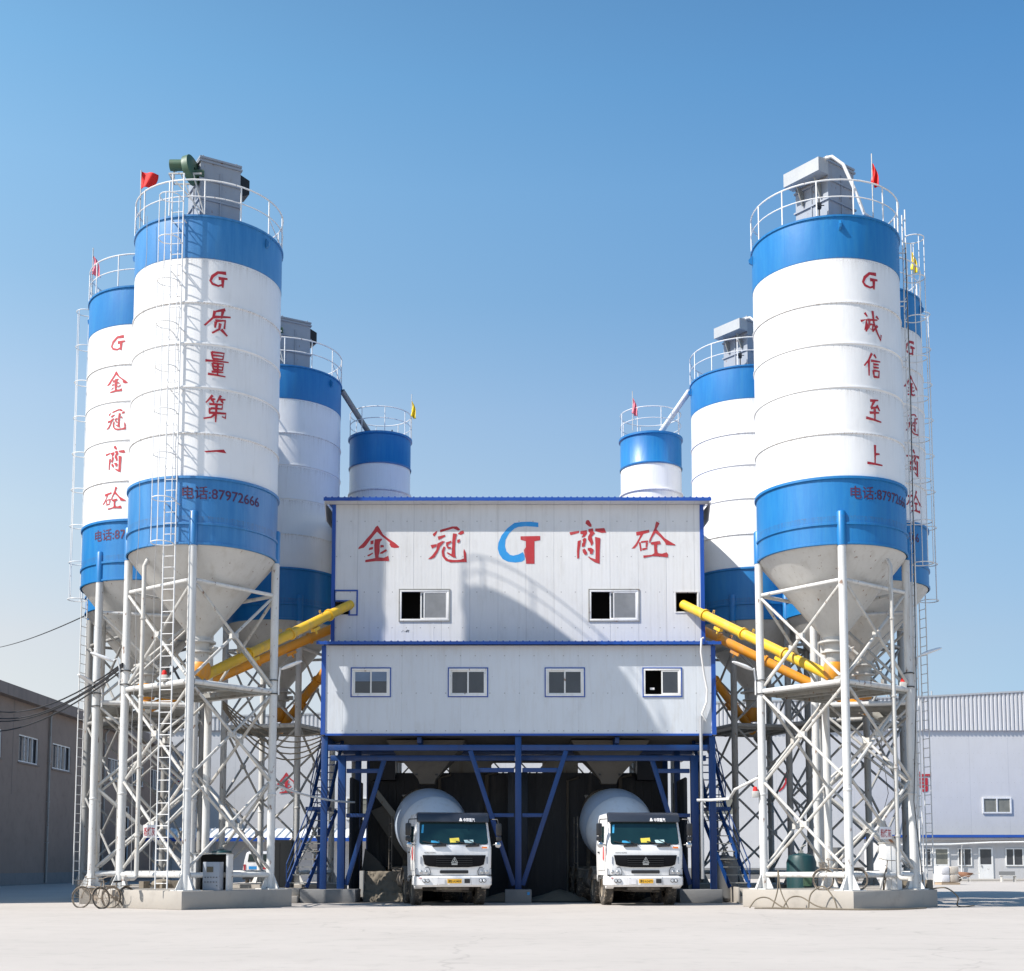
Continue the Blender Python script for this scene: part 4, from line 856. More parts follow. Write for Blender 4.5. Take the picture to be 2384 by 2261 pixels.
            rm=MB().lathe([(.0,-.02),(.12,-.02),(.14,.06),(.19,.07),(.21,-.03),(.27,-.04),(.285,.12),(.3,.13)],24,(cx,yy,.52),Matrix.Rotation(s*pi/2,3,'Y'))
            rm.build('rim',M['rim'],wh)
            for k in range(8): pass
    for s in (-1,1):
        for a0,y0 in ((0,3.0),(0,6.15),(0,7.5)):
            pts=[(y0+.62*cos(radians(a)),.58+.58*sin(radians(a))) for a in range(20,161,14)]; q=[(u,v+.03) for u,v in pts[::-1]]; 
            MB().prism([(y0+(u-y0)*1.06,.58+(v-.58)*1.08) for u,v in pts]+[(y0+(u-y0)*1.0,.58+(v-.58)*1.0) for u,v in pts[::-1]],lambda u,v,t:(s*(.78+t),u,v),0,.42).build('mudguard',M['chassis'],T,ang=60)
    m=MB()
    for s in (-1,1): m.box(*sorted((s*.36,s*.46)),.3,8.4,.72,.98)
    for yy in (.5,1.25,2.2,3.0,4.2,5.3,6.15,7.5,8.3): m.box(-.355,.355,yy-.06,yy+.06,.74,.9)
    m.build('chassis',M['chassis'],T)
    m=MB(); m.tube([(-.85,1.25,.5),(.85,1.25,.5)],.075,10).tube([(-.85,3.0,.5),(.85,3.0,.5)],.075,10); m.box(-.3,.3,.45,1.1,.42,.72).box(-.5,.5,.25,.34,.48,.56); m.tube([(-.5,.9,.45),(.6,.8,.42)],.03,8); m.build('axle',M['chassis'],T)
    MB().box(.62,1.12,3.75,5.1,.45,.95).build('fuel_tank',M['chassis'],T,bevel=.05)
    MB().lathe([(0,-.45),(.3,-.45),(.32,-.4),(.32,.4),(.3,.45),(0,.45)],20,(-.85,4.5,.75),Matrix.Rotation(pi/2,3,'X')).build('air_tank',M['chassis'],T)
    # drum
    A=Matrix.Rotation(radians(-90+13),3,'X')
    prof=[(0,-.05),(.5,0),(.62,.05),(.92,.55),(1.12,1.15),(1.2,1.75),(1.22,2.3),(1.16,2.9),(.98,3.7),(.76,4.4),(.60,4.85),(.64,4.95),(.5,5.0),(.48,4.9)]
    Mx=Matrix.Rotation(radians(-90),3,'X'); Rm=Matrix.Rotation(radians(13),3,'X')@Mx
    dr=MB().lathe(prof,56,(0,2.75,2.06),Matrix.Rotation(radians(14),3,'X')@Matrix.Rotation(radians(-90),3,'X')).build('drum',M['drum'],T,ang=50)
    MB().lathe([(1.165,1.42),(1.218,1.9),(1.234,2.32),(1.20,2.7)],56,(0,2.75,2.06),Matrix.Rotation(radians(14),3,'X')@Matrix.Rotation(radians(-90),3,'X')).build('painted_band',M['band'],dr)
    rg=MB().lathe([(.60,4.62),(.80,4.64),(.80,4.76),(.60,4.78)],48,(0,2.75,2.06),Matrix.Rotation(radians(14),3,'X')@Matrix.Rotation(radians(-90),3,'X')).build('roller_ring',M['chassis'],dr)
    m=MB(); m.box(-.55,.55,2.35,2.55,.98,1.5); m.bar((-.5,2.5,1.0),(-.25,2.7,2.0),.12); m.bar((.5,2.5,1.0),(.25,2.7,2.0),.12); m.box(-.3,.3,2.5,2.9,1.7,2.3); m.build('drum_bearing',M['chassis'],T,bevel=.01)
    m=MB(); m.bar((-.6,7.3,.98),(-.55,7.2,2.45),.12); m.bar((.6,7.3,.98),(.55,7.2,2.45),.12); m.bar((-.6,7.25,2.4),(.6,7.25,2.4),.12); m.build('rear_stand',M['chassis'],T)
    MB().lathe([(.2,2.9),(.6,3.75),(.62,3.78)],24,(0,7.9,0)).build('feed_funnel',M['drum'],T); MB().bar((0,7.9,2.8),(0,8.7,1.5),.42,.2).build('chute',M['chassis'],T)
    m=MB()
    for dx in (0,.38):
        m.tube([(-1.32,5.0+dx*2,1.1),(-1.32,5.0+dx*2,2.9)],.022,6)
    for z in (1.3,1.75,2.2,2.65): m.tube([(-1.32,5.0,z),(-1.32,5.76,z)],.018,6)
    m.bar((-1.32,5.0,1.12),(-.5,5.0,1.0),.05); m.build('access_ladder',M['chassis'],T)
    # red ribbon on the mirror
    MB().prism([(0,0),(.05,0),(.075,-.36),(.02,-.42),(-.035,-.36)],lambda u,v,t:(-1.24-t,.28+u,1.80+v),0,.02).build('red_ribbon',M['red_cloth'],T)
    m=MB(); m.prism([(-1.17-.03,1.79),(-1.10,1.79),(-1.075,1.44),(-1.13,1.385),(-1.19,1.44)],lambda u,v,t:(u,-.006-t,v),0,.012)
    T.scale=(.96,.96,.96); return T
truck('white concrete mixer truck parked in the left bay, its right mirror behind a blue strut',-1.70,39.3,radians(12),'津E·A3409')
truck('white concrete mixer truck parked in the right bay, both mirrors clear',3.92,39.3,radians(6),'津E·A3479')
# ------------------------------------------------------------------ buildings behind
T=thing('warehouse','long brown-grey rendered warehouse along the left side, in shade','building',(0,0,0))
X0=-28.6
wins=[(76.9-5.8,3.2),(76.9,3.2),(82.6,3.4),(88.3,3.4),(94.0,3.4),(99.8,3.4),(105.3,3.0)]
def side_wall():
    hs=[(y,y+w,7.15,8.75) for y,w in wins]+[(97.5,99.6,1.2,5.5)]
    xs=sorted({58,109.6,*[h[0] for h in hs],*[h[1] for h in hs]}); zs=sorted({0,11.0,*[h[2] for h in hs],*[h[3] for h in hs]}); m=MB()
    for i in range(len(xs)-1):
        for j in range(len(zs)-1):
            if any(h[0]<(xs[i]+xs[i+1])/2<h[1] and h[2]<(zs[j]+zs[j+1])/2<h[3] for h in hs): continue
            m.add([(X0,xs[i],zs[j]),(X0,xs[i+1],zs[j]),(X0,xs[i+1],zs[j+1]),(X0,xs[i],zs[j+1])],[(0,1,2,3)])
    for a,b,c,d in hs: m.add([(X0,a,c),(X0,b,c),(X0,b,d),(X0,a,d),(X0-.25,a,c),(X0-.25,b,c),(X0-.25,b,d),(X0-.25,a,d)],[(0,1,5,4),(1,2,6,5),(2,3,7,6),(3,0,4,7),(4,5,6,7)])
    m.add([(X0,58,0),(X0-40,58,0),(X0-40,58,11.0),(X0,58,11.0),(X0,109.6,0),(X0-40,109.6,0),(X0-40,109.6,11.0),(X0,109.6,11.0)],[(0,1,2,3),(4,5,6,7),(1,5,6,2)])
    return m
side_wall().build('wall',M['stucco'],T)
MB().box(X0-41,X0+.55,57.6,109.7,10.62,11.28).build('roof_fascia',M['stucco_d'],T)
for y,w in wins:
    f=MB()
    for a in ((y,y+w,7.15,7.23),(y,y+w,8.67,8.75),(y,y+.08,7.231,8.669),(y+w-.08,y+w,7.231,8.669),(y+w*.32,y+w*.32+.07,7.231,8.669),(y+w*.5,y+w*.5+.07,7.231,8.669),(y+w*.72,y+w*.72+.07,7.231,8.669)): f.box(X0-.12,X0-.04,a[0],a[1],a[2],a[3])
    wo=f.build('window',M['rail'],T); MB().box(X0-.2,X0-.18,y+.02,y+w-.02,7.17,8.73).build('pane',M['glass'],wo); MB().box(X0-.02,X0+.08,y-.1,y+w+.1,7.06,7.14).build('sill',M['stucco_d'],wo)
f=MB()
for a in ((97.5,99.6,1.2,1.28),(97.5,99.6,5.42,5.5),(97.5,97.6,1.281,5.419),(99.5,99.6,1.281,5.419),(98.5,98.58,1.281,5.419),(97.6,99.5,3.2,3.3)): f.box(X0-.12,X0-.04,a[0],a[1],a[2],a[3])
wo=f.build('window',M['rail'],T); MB().box(X0-.2,X0-.18,97.52,99.58,1.22,5.48).build('pane',M['glass'],wo)
for y in (70.5,81.8,92.9):
    m=MB(); m.tube([(X0+.35,y,10.6),(X0+.15,y,10.35),(X0+.12,y,10.2),(X0+.12,y,.1)],.07,8)
    for z in (2.5,5,7.5): m.box(X0,X0+.2,y-.1,y+.1,z,z+.05)
    m.build('downpipe',M['steel_dark'],T)
MB().box(X0+.0,X0+.03,58,109.6,0,.7).build('base_strip',M['ped'],T)
for y in (76.0,87.5): MB().box(X0-.0,X0+.012,y-.03,y+.03,5.2,10.6).build('expansion_joint',M['stucco_d'],T)
MB().box(X0-41,X0,36,57.55,0,18).build('unseen_block',M['stucco'],T)  # unseen block left of frame, height shaped for its shadow on the yard

T=thing('hall','large pale sheet-clad hall filling the background behind the silos','building',(0,0,0))
hz=lambda x: 13.3+(x+30.7)*(15.14-13.3)/65.2 if x<34.5 else 15.14+(x-34.5)*.053
hx=[-42,-30.7,0,34.5,45,62]
MB().prism([(-42,0),(62,0),(62,12.42),(-42,12.42)],lambda u,v,t:(u,t,v),110,112).build('wall',M['hall'],T)
m=MB(); x=-42.0; per=.34; vs=[]; fs=[]
pts=[]
while x<62: pts += [(x,109.92),(x+per*.3,109.92),(x+per*.42,109.80),(x+per*.88,109.80)]; x+=per
pts.append((x,109.92))
for (px_,py_) in pts: vs += [(px_,py_,12.25),(px_,py_,hz(px_))]
fs=[(2*i,2*i+2,2*i+3,2*i+1) for i in range(len(pts)-1)]; m.add(vs,fs)
m.build('corrugated_band',M['corr'],T,smooth=False)
m=MB(); m.prism([(x,hz(x)+.02) for x in hx]+[(x,hz(x)-.12) for x in hx[::-1]],lambda u,v,t:(u,t,v),109.75,113); m.build('roof_edge',M['hood'],T)
m=MB(); x=19
for x,z in ((31.2,14.98),(32.0,15.0),(33.3,15.1),(34.1,15.15),(34.9,15.2)): m.tube([(x,109.9,z),(x,109.9,z+.35)],.06,6)
m.build('roof_vent',M['hood'],T)
MB().box(-42,62,109.95,109.99,0,.9).build('base_band',M['ped'],T)
for (a,b,c,d) in ((38.95,41.1,5.5,6.6),(16.0,18.2,5.3,6.7),(-9.9,-7.3,4.9,6.3),(-13.6,-12.0,5.0,6.6)):
    fr=MB()
    for q in ((a-.12,b+.12,c-.12,c),(a-.12,b+.12,d,d+.12),(a-.12,a,c,d),(b,b+.12,c,d),((a+b)/2-.05,(a+b)/2+.05,c,d)): fr.box(q[0],q[1],109.9,109.99,q[2],q[3])
    w=fr.build('window',M['rail'],T); MB().box(a,b,109.96,109.985,c,d).build('pane',M['glass_far'],w)
paint_marks(JIN,lambda u,v,l:(-18.6+u*1.75,109.97-l*3,7.9+v*1.75),'painted_character',M['red'],T)
tr,w=text2d('有',.03); paint_marks(tr,lambda u,v,l:(32.9+u*1.75,109.97,7.35+v*1.75),'painted_character',M['red'],T,step=0)
paint_marks(norm([stroke([(0,0),(5,45),(-12,75),(-35,95)],14)],0,48,95),lambda u,v,l:(22.6+u*1.5,109.97-l,7.95+v*1.5),'painted_stroke',M['red'],T)
paint_marks(norm([stroke([(0,0),(30,20)],14),stroke([(5,50),(35,40)],12)],15,30,60),lambda u,v,l:(-27.8+u*.9,109.97-l,8.2+v*.9),'painted_stroke',M['red'],T)
m=MB()
for pth in ([(30.2,109.3,14.9),(30.5,109.3,10.5),(30.9,109.3,7.0),(30.2,109.3,4.6),(29.6,109.3,2.4)],[(-16,109.3,6.2),(-15,109.3,5.8),(-14,109.3,5.7),(-12,109.3,6.1)]):
    MB().tube(pth,.03,5).build('wall_cable',M['wire'],T)

T=thing('site_office','low pale site office with a blue roof edge, in front of the hall at right','building',(0,0,0))
MB().box(28.2,62,101,107,0,3.22).build('wall',M['house'],T)
MB().box(27.9,62.3,100.5,107.4,3.22,3.42).build('roof',M['trim'],T)
MB().box(28.0,62,100.75,100.99,3.02,3.2).build('soffit_beam',M['house'],T)
m=MB(); m.tube([(28.5,100.6,2.66),(33,100.6,2.70),(36,100.6,2.84),(46,100.6,3.0)],.07,8).tube([(33.9,100.6,2.7),(33.9,100.75,2.5),(33.9,100.9,.1)],.06,8); m.build('gutter_pipe',M['rail'],T)
for (a,b,gm) in ((33.75,34.65,'glass'),(37.35,38.55,'glass'),(41,42.2,'glass'),(31.0,31.6,'glass')):
    fr=MB(); c,d=1.16,2.34
    for q in ((a-.08,b+.08,c-.08,c),(a-.08,b+.08,d,d+.08),(a-.08,a,c,d),(b,b+.08,c,d),((a+b)/2-.1,(a+b)/2-.02,c,d)): fr.box(q[0],q[1],100.93,100.99,q[2],q[3])
    w=fr.build('window',M['rail'],T); MB().box(a,b,100.965,100.985,c,d).build('pane',M[gm],w); 
for (a,b,gm) in ((32.0,32.9,'glass_far'),(35.35,36.2,'glass')):
    fr=MB(); 
    for q in ((a-.12,b+.12,2.34,2.46),(a-.12,a,.05,2.34),(b,b+.12,.05,2.34),(a,b,.05,1.2)): fr.box(q[0],q[1],100.93,100.995,q[2],q[3])
    w=fr.build('door',M['rail'],T); MB().box(a,b,100.965,100.985,1.2,2.34).build('pane',M[gm],w); MB().box(a+.06,a+.1,100.88,100.93,1.0,1.15).build('handle',M['chrome'],w)
g=MB(); g.box(24,62,95.5,101,.0,.12); tag(g.build('pavement',M['plinth']),kind='structure')

T=thing('lean_to_shed','low white shed with ribbed roof and blue edge, seen between the left silo legs','building',(0,0,0))
MB().box(-25,-9,93,97,0,2.85).build('wall',M['house'],T)
m=MB(); m.add([(-25.2,91.9,3.0),(-8.8,91.9,3.0),(-8.8,95.5,3.75),(-25.2,95.5,3.75),(-25.2,91.9,2.94),(-8.8,91.9,2.94),(-8.8,95.5,3.69),(-25.2,95.5,3.69)],[(0,1,2,3),(7,6,5,4),(0,4,5,1),(1,5,6,2),(2,6,7,3),(3,7,4,0)])
x=-25.0
while x<-8.9: m.add([(x,91.88,3.001),(x+.1,91.88,3.001),(x+.05,91.88,3.1),(x,95.5,3.751),(x+.1,95.5,3.751),(x+.05,95.5,3.85)],[(0,1,2),(5,4,3),(0,3,4,1),(1,4,5,2),(2,5,3,0)]); x+=.62
m.build('roof',M['rail'],T); MB().box(-25.25,-8.75,91.8,91.875,2.78,3.03).build('fascia',M['trim'],T)
for x in (-23.5,-20.5,-17.6,-14.8,-12.0): MB().box(x-.07,x+.07,92.0,92.14,0,2.93).build('post',M['steel_dark'],T)
for a,b in ((-22.6,-21.4),(-17.0,-15.6),(-13.8,-12.9)):
    fr=MB()
    for q in ((a-.07,b+.07,1.0,1.08),(a-.07,b+.07,2.2,2.28),(a-.07,a,1.08,2.2),(b,b+.07,1.08,2.2),((a+b)/2,(a+b)/2+.07,1.08,2.2)): fr.box(q[0],q[1],92.93,92.99,q[2],q[3])
    w=fr.build('window',M['rail'],T); MB().box(a,b,92.965,92.985,1.08,2.2).build('pane',M['glass'],w)

# white van behind the left silos
T=thing('van','white van with blue and red marks on its rear, parked behind the left silos','van',(-14.2,75,0),radians(4))
m=MB(); m.prism([(-.85,.38),(-.88,.95),(-.80,1.45),(-.70,1.85),(-.55,1.93),(.55,1.93),(.70,1.85),(.80,1.45),(.88,.95),(.85,.38)],lambda u,v,t:(u,t,v),0,3.9); bo=m.build('body',M['truck'],T,bevel=.06)
MB().prism([(-.62,1.35),(.62,1.35),(.55,1.78),(-.55,1.78)],lambda u,v,t:(u,t,v),-.015,-.003).build('rear_window',M['ws'],T)
for s in (-1,1):
    MB().box(*sorted((s*.72,s*.84)),-.02,.0,.85,1.2).build('tail_light',M['red'],T)
    for y in (.8,3.1): MB().lathe([(0,-.09),(.2,-.09),(.31,-.07),(.32,0),(.31,.07),(.2,.09),(0,.09)],20,(s*.72,y,.32),Matrix.Rotation(pi/2,3,'Y')).build('wheel',M['tyre'],T)
MB().box(-.88,.88,-.08,.02,.36,.55).build('bumper',M['plastic'],T); MB().box(-.55,-.1,-.014,-.004,.93,1.1).build('side_stripe',M['cyan'],T); MB().prism([(.15,.93),(.5,.93),(.45,1.12),(.3,1.16)],lambda u,v,t:(u,t,v),-.014,-.004).build('side_stripe',M['red'],T)

# ------------------------------------------------------------------ lamps on the silo legs
def lamp(p,q,label,leg):
    """p: clamp on the leg, q: tip of the lantern"""
    T=thing('floodlight',label,'lamp',tuple(p),0,'street-lamp heads clamped to the silo legs'); p=Vector(p); q=Vector(q); d=q-p; h=d.copy(); h.z=0; h.normalize()
    a=Vector((0,0,0)); e=d-h*.62-Vector((0,0,.22)); MB().tube([a-Vector((0,0,.45)),a,a+Vector((0,0,.12))+h*.02,Vector((0,0,.1))+e*.45+Vector((0,0,.12)),e],.025,8).build('arm',M['rail'],T)
    u=(d-e).normalized(); s=u.cross(Vector((0,0,1))).normalized(); n=s.cross(u); m=MB(); L=(d-e).length
    prof=[(0,.05,.04),(.12,.08,.06),(.35,.11,.075),(.8,.10,.06),(1,.05,.03)]; vs=[];
    for f,w,hh in prof:
        c=e+u*(f*L)
        for k in range(10): aa=2*pi*k/10; vs.append(c+s*w*cos(aa)+n*(hh*sin(aa) if sin(aa)>0 else hh*.45*sin(aa)))
    k=10; m.add(vs,[(i*k+j,i*k+(j+1)%k,(i+1)*k+(j+1)%k,(i+1)*k+j) for i in range(4) for j in range(k)]+[tuple(range(k)),tuple(4*k+j for j in range(k))]); m.build('lantern',M['lamp'],T)
    c=MB()
    for z in (-.42,-.02):
        c.tube([Vector((leg[0]-p.x+.145*cos(t*pi/8),leg[1]-p.y+.145*sin(t*pi/8),z)) for t in range(16)],.016,5,closed=True)
    c.build('clamp_band',M['wire'],T)
lg=lambda cx,cy,sh,i:tuple((Vector((cx,cy,0))+pol(sh+90*i,R-.02))[:2])
L1=lg(FX,FY,6,3); L3=lg(FX,FY,6,1); R1=lg(mir(FX),FY,-6,3); R3=lg(mir(FX),FY,-6,1)
lamp((L1[0]-.16,L1[1]-.05,6.82),(L1[0]-.95,L1[1]-.3,7.28),'lamp head reaching left from the left leg of the front left silo',L1)
lamp((L3[0]+.16,L3[1]-.05,6.60),(L3[0]+.85,L3[1]-.2,7.12),'lamp head reaching right from the right leg of the front left silo, beside the building',L3)
lamp((R1[0]-.16,R1[1]-.05,6.60),(R1[0]-.85,R1[1]-.2,7.10),'white lamp head reaching left from the left leg of the front right silo',R1)
R2=lg(BRX,BY,30,0); lamp((R3[0]+.18,R3[1]+.0,6.75),(R3[0]+1.0,R3[1]+.1,7.48),'lamp head reaching right from the right leg of the front right silo',R3)
L2=lg(BX,BY,-30,3); L2b=lg(BX,BY,-30,0); lamp((L2b[0]+.2,L2b[1]-.1,6.55),(L2b[0]-.25,L2b[1]-1.0,6.98),'small lamp head low between the two left silos',L2b)
def sensor(x,y,z,label):
    T=thing('alarm_lamp',label,'lamp',(x,y,z),0,'small alarm lamps'); MB().box(-.09,.09,-.07,.07,-.2,-.02).build('box',M['steel2'],T,bevel=.01); MB().lathe([(0,.12),(.05,.1),(.07,.03),(.07,-.02)],12).build('red_dome',M['red_cloth'],T)
sensor(-9.75,37.0,6.52,'red warning lamp on the deck behind the ladder of the front left silo'); sensor(R3[0]-.2,R3[1]-.1,6.48,'red warning lamp by the right leg of the front right silo'); sensor(R1[0]-.22,R1[1]-.05,3.35,'red warning lamp low on the left leg of the front right silo')

# ------------------------------------------------------------------ cables
def sag(p,q,s,n=14): p=Vector(p);q=Vector(q); return [p.lerp(q,i/n)-Vector((0,0,s*4*(i/n)*(1-i/n))) for i in range(n+1)]
for i,(z0,z1,s) in enumerate(((7.0,8.5,.5),(6.95,8.2,.55),(6.9,8.0,.5),(6.8,7.3,.35))):
    o=MB().tube(sag((L1[0]-.05,L1[1]-.15,z0),(-24.6,60,z1),s+.35),.024,6).build('overhead_cable',M['wire']); tag(o,['topmost of the cables sagging out left from the front left silo','second cable from the top sagging out left from the front left silo','third cable from the top sagging out left from the front left silo','lowest cable sagging out left from the front left silo'][i],'cable',group='overhead cables at the left edge')
o=MB().tube(sag((-14.0,43,9.3),(-32,80,14.2),.2),.02,5).build('overhead_cable',M['wire']); tag(o,'thin single wire high across the sky at the left edge','cable')
labs=['upper','middle','lower']
for i in range(5):
    o=MB().tube(sag((FX+.3,FY+1.8,6.15-.05*i),(-6.15,43.6,5.55-.1*i),.5+.12*i),.024,6).build('black_cable',M['hose']); tag(o,'cable looping from the front left silo deck to the building, %s of five'%['topmost','second','third','fourth','lowest'][i],'cable',group='cable bundle left of the building')
o=MB().tube(sag((L3[0],L3[1],3.55),(-5.2,43.9,3.25),.12),.035,6).build('thin_pipe',M['rail']); tag(o,'thin pale pipe crossing from the left silo leg behind the left stairs','pipe')
o=MB().tube([(R1[0]-.12,R1[1],3.72),(R1[0]-.6,R1[1]+1.2,3.45),(6.9,42.2,3.28),(6.35,42.4,3.25),(5.9,42.5,3.25)],.045,8).build('white_hose',M['rail']); tag(o,'white hose curving from the right silo leg to the blue frame','hose')
for i,(x,y,off) in enumerate(((FX,FY,(-.75,-2.3)),(FX,FY,(-1.35,-1.95)))):
    m=MB(); p=(x+off[0],y+off[1],19.7); q=(x+off[0]+.05,y+off[1],.95); m.tube([p]+[(p[0]+.03*sin(k*1.7),p[1]-.04*abs(sin(k)),19.7-k*1.05) for k in range(1,17)]+[q],.008,5); tag(m.build('control_cable',M['cable_grey']),'thin cable hanging down the front left silo %s'%['next to its caged ladder','at its left, away from the ladder'][i],'cable',group='cables down the front left silo')
o=MB().tube([(mir(FX)+2.28,FY-.5,19.6),(mir(FX)+2.3,FY-.55,15),(mir(FX)+2.27,FY-.5,10),(mir(FX)+2.25,FY-.45,6.3),(mir(FX)+2.1,FY-.4,3),(mir(FX)+2.3,FY-.4,.6)],.014,6).build('control_cable',M['wire']); tag(o,'black cable running down the right side of the front right silo','cable')

# ------------------------------------------------------------------ things at the feet of the silos
T=thing('control_cabinet','grey control cabinet with screen and buttons at the foot of the front left silo','cabinet',(-8.25,36.95,.5),radians(-4))
MB().box(-.235,.235,-.2,.2,0,.78).build('case',M['grey'],T,bevel=.012); MB().box(-.12,.06,-.212,-.2,.5,.65).build('screen',M['ws'],T)
for r_ in range(2):
    for k in range(5): MB().tube([(-.16+k*.08,-.2,.36-r_*.13),(-.16+k*.08,-.225,.36-r_*.13)],.014,8).build('button',M['plastic'],T)
MB().tube([(.17,-.2,.13),(.17,-.225,.13)],.014,8).build('button',M['plastic'],T)
T=thing('cabinet_shelter','open-backed white sheet shelter around the grey control cabinet','shelter',(-8.35,37.4,.5),0)
MB().box(-.48,-.42,-.3,.35,0,1.0).build('side_panel',M['rail'],T); MB().box(.42,.48,-.3,.35,0,1.0).build('side_panel',M['rail'],T); MB().box(-.5,.5,-.32,.38,1.0,1.03).build('roof',M['deck'],T); MB().box(-.42,.42,.3,.33,0,.99).build('back_panel',M['dark'],T)
def compressor(x,y,z,label,mat,s=1):
    T=thing('air_compressor',label,'compressor',(x,y,z),0,'compressors under the silos')
    MB().lathe([(0,0),(.3*s,.02),(.36*s,.12),(.36*s,1.0*s),(.3*s,1.16*s),(.08,1.22*s),(0,1.22*s)],24).build('tank',M[mat],T)
    m=MB(); m.tube([(0,0,1.2*s),(0,0,1.36*s),(.14,0,1.42*s)],.03,8).box(-.06,.06,-.06,.06,1.2*s,1.28*s); m.build('valve',M['deck'],T)
compressor(9.0,41.6,.0,'dark teal air tank with a green panel among the right silo legs','teal',1.28)
MB().box(8.95,9.2,41.1,41.14,.55,1.0).build('panel',M['green'],bpy.data.objects['air_compressor']).matrix_parent_inverse=Matrix.Translation((-9.0,-41.6,0))
compressor(-8.6,39.6,.5,'dark blue-green air tank behind the control cabinet','teal',.95)
compressor(6.95,43.9,.0,'grey ribbed tank behind the right blue stairs','ped',1.25)
T=thing('white_cabinet','white equipment cabinet standing under the right edge of the front right silo','cabinet',(10.75,38.0,.5),radians(8))
MB().box(-.24,.24,-.22,.22,0,1.3).build('case',M['rail'],T,bevel=.01)
for x in (-.08,.08): MB().box(x-.006,x+.006,-.228,-.2195,.02,1.26).build('fold',M['steel2'],T)
MB().box(-.26,.26,-.24,.24,1.3,1.33).build('lid',M['steel2'],T)
MB().sphere((-.05,-.3,1.42),.12,10,(1,.8,.8)).build('motor_cover',M['brick'],T)
T=thing('dark_cabinet','dark grey electrical cabinet behind the legs of the right silos','cabinet',(10.1,42.8,0),0); MB().box(-.4,.4,-.25,.25,0,1.75).build('case',M['ped'],T,bevel=.01); MB().box(.0,.012,-.258,-.2495,.1,1.7).build('door_gap',M['dark'],T); MB().box(.08,.2,-.27,-.25,.9,.98).build('handle',M['plastic'],T)
T=thing('grey_cabinet','grey utility box beyond the left blue stairs','cabinet',(-8.0,46.4,0),0); MB().box(-.4,.4,-.3,.3,0,2.05).build('case',M['hopper'],T,bevel=.01); MB().box(-.012,.0,-.308,-.2995,.1,1.95).build('door_gap',M['dark'],T)
def scrap(x,y,z,label,seed,n=7):
    rnd=random.Random(seed); m=MB()
    for i in range(n):
        cx=rnd.uniform(-.5,.5); cy=rnd.uniform(-.3,.3); s=rnd.uniform(.08,.22); k=rnd.random()
        if k<.5: m.box(cx-s,cx+s,cy-s*.6,cy+s*.6,0,s*1.1+.05,rz=rnd.uniform(0,3))
        else: m.tube([(cx-s*2,cy,s*.4),(cx+s*2,cy+rnd.uniform(-.2,.2),s*.8)],s*.3,8)
    m.sphere((0,0,.12),.22,10,(1.6,1,.7)); o=m.build('spill_heap',M['rubble']); o.location=(x,y,z); tag(o,label,'heap',group='heaps of scrap and spilt cement')
scrap(-10.6,40.6,.5,'dark scrap heap on the plinth between the left silo legs',2); scrap(-9.4,41.2,.1,'low heap of scrap behind the front left silo',5); scrap(8.1,41.8,.0,'dark scrap heap behind the front right silo',8); scrap(-7.2,44.6,.0,'rubble heap at the foot of the left blue stairs',9); scrap(11.6,39.2,.5,'rags and scrap by the right end of the front right plinth',12,9)

def signboard(x,y,z,rz,label,s=1):
    T=thing('sign',label,'sign',(x,y,z),rz,'small red-lettered signs hung on the bracing'); MB().box(-.17*s,.17*s,-.01,.01,-.17*s,.17*s).build('board',M['sign'],T,bevel=.004)
    tr,w=text2d('粉煤灰',.012); paint_marks(tr,lambda u,v,l:(-.15*s+u*.30*s/w,-.014-l,-.10*s+v*.25*s),'lettering',M['red'],T,step=0)
signboard(-10.09,37.15,2.13,radians(-6),'white square sign with red characters on the left silo bracing, beside the ladder',1.05)
signboard(10.36,37.0,2.08,radians(8),'white square sign with red characters on the right silo bracing',1.0)
for i,(x,y) in enumerate(((3.55,39),)): pass

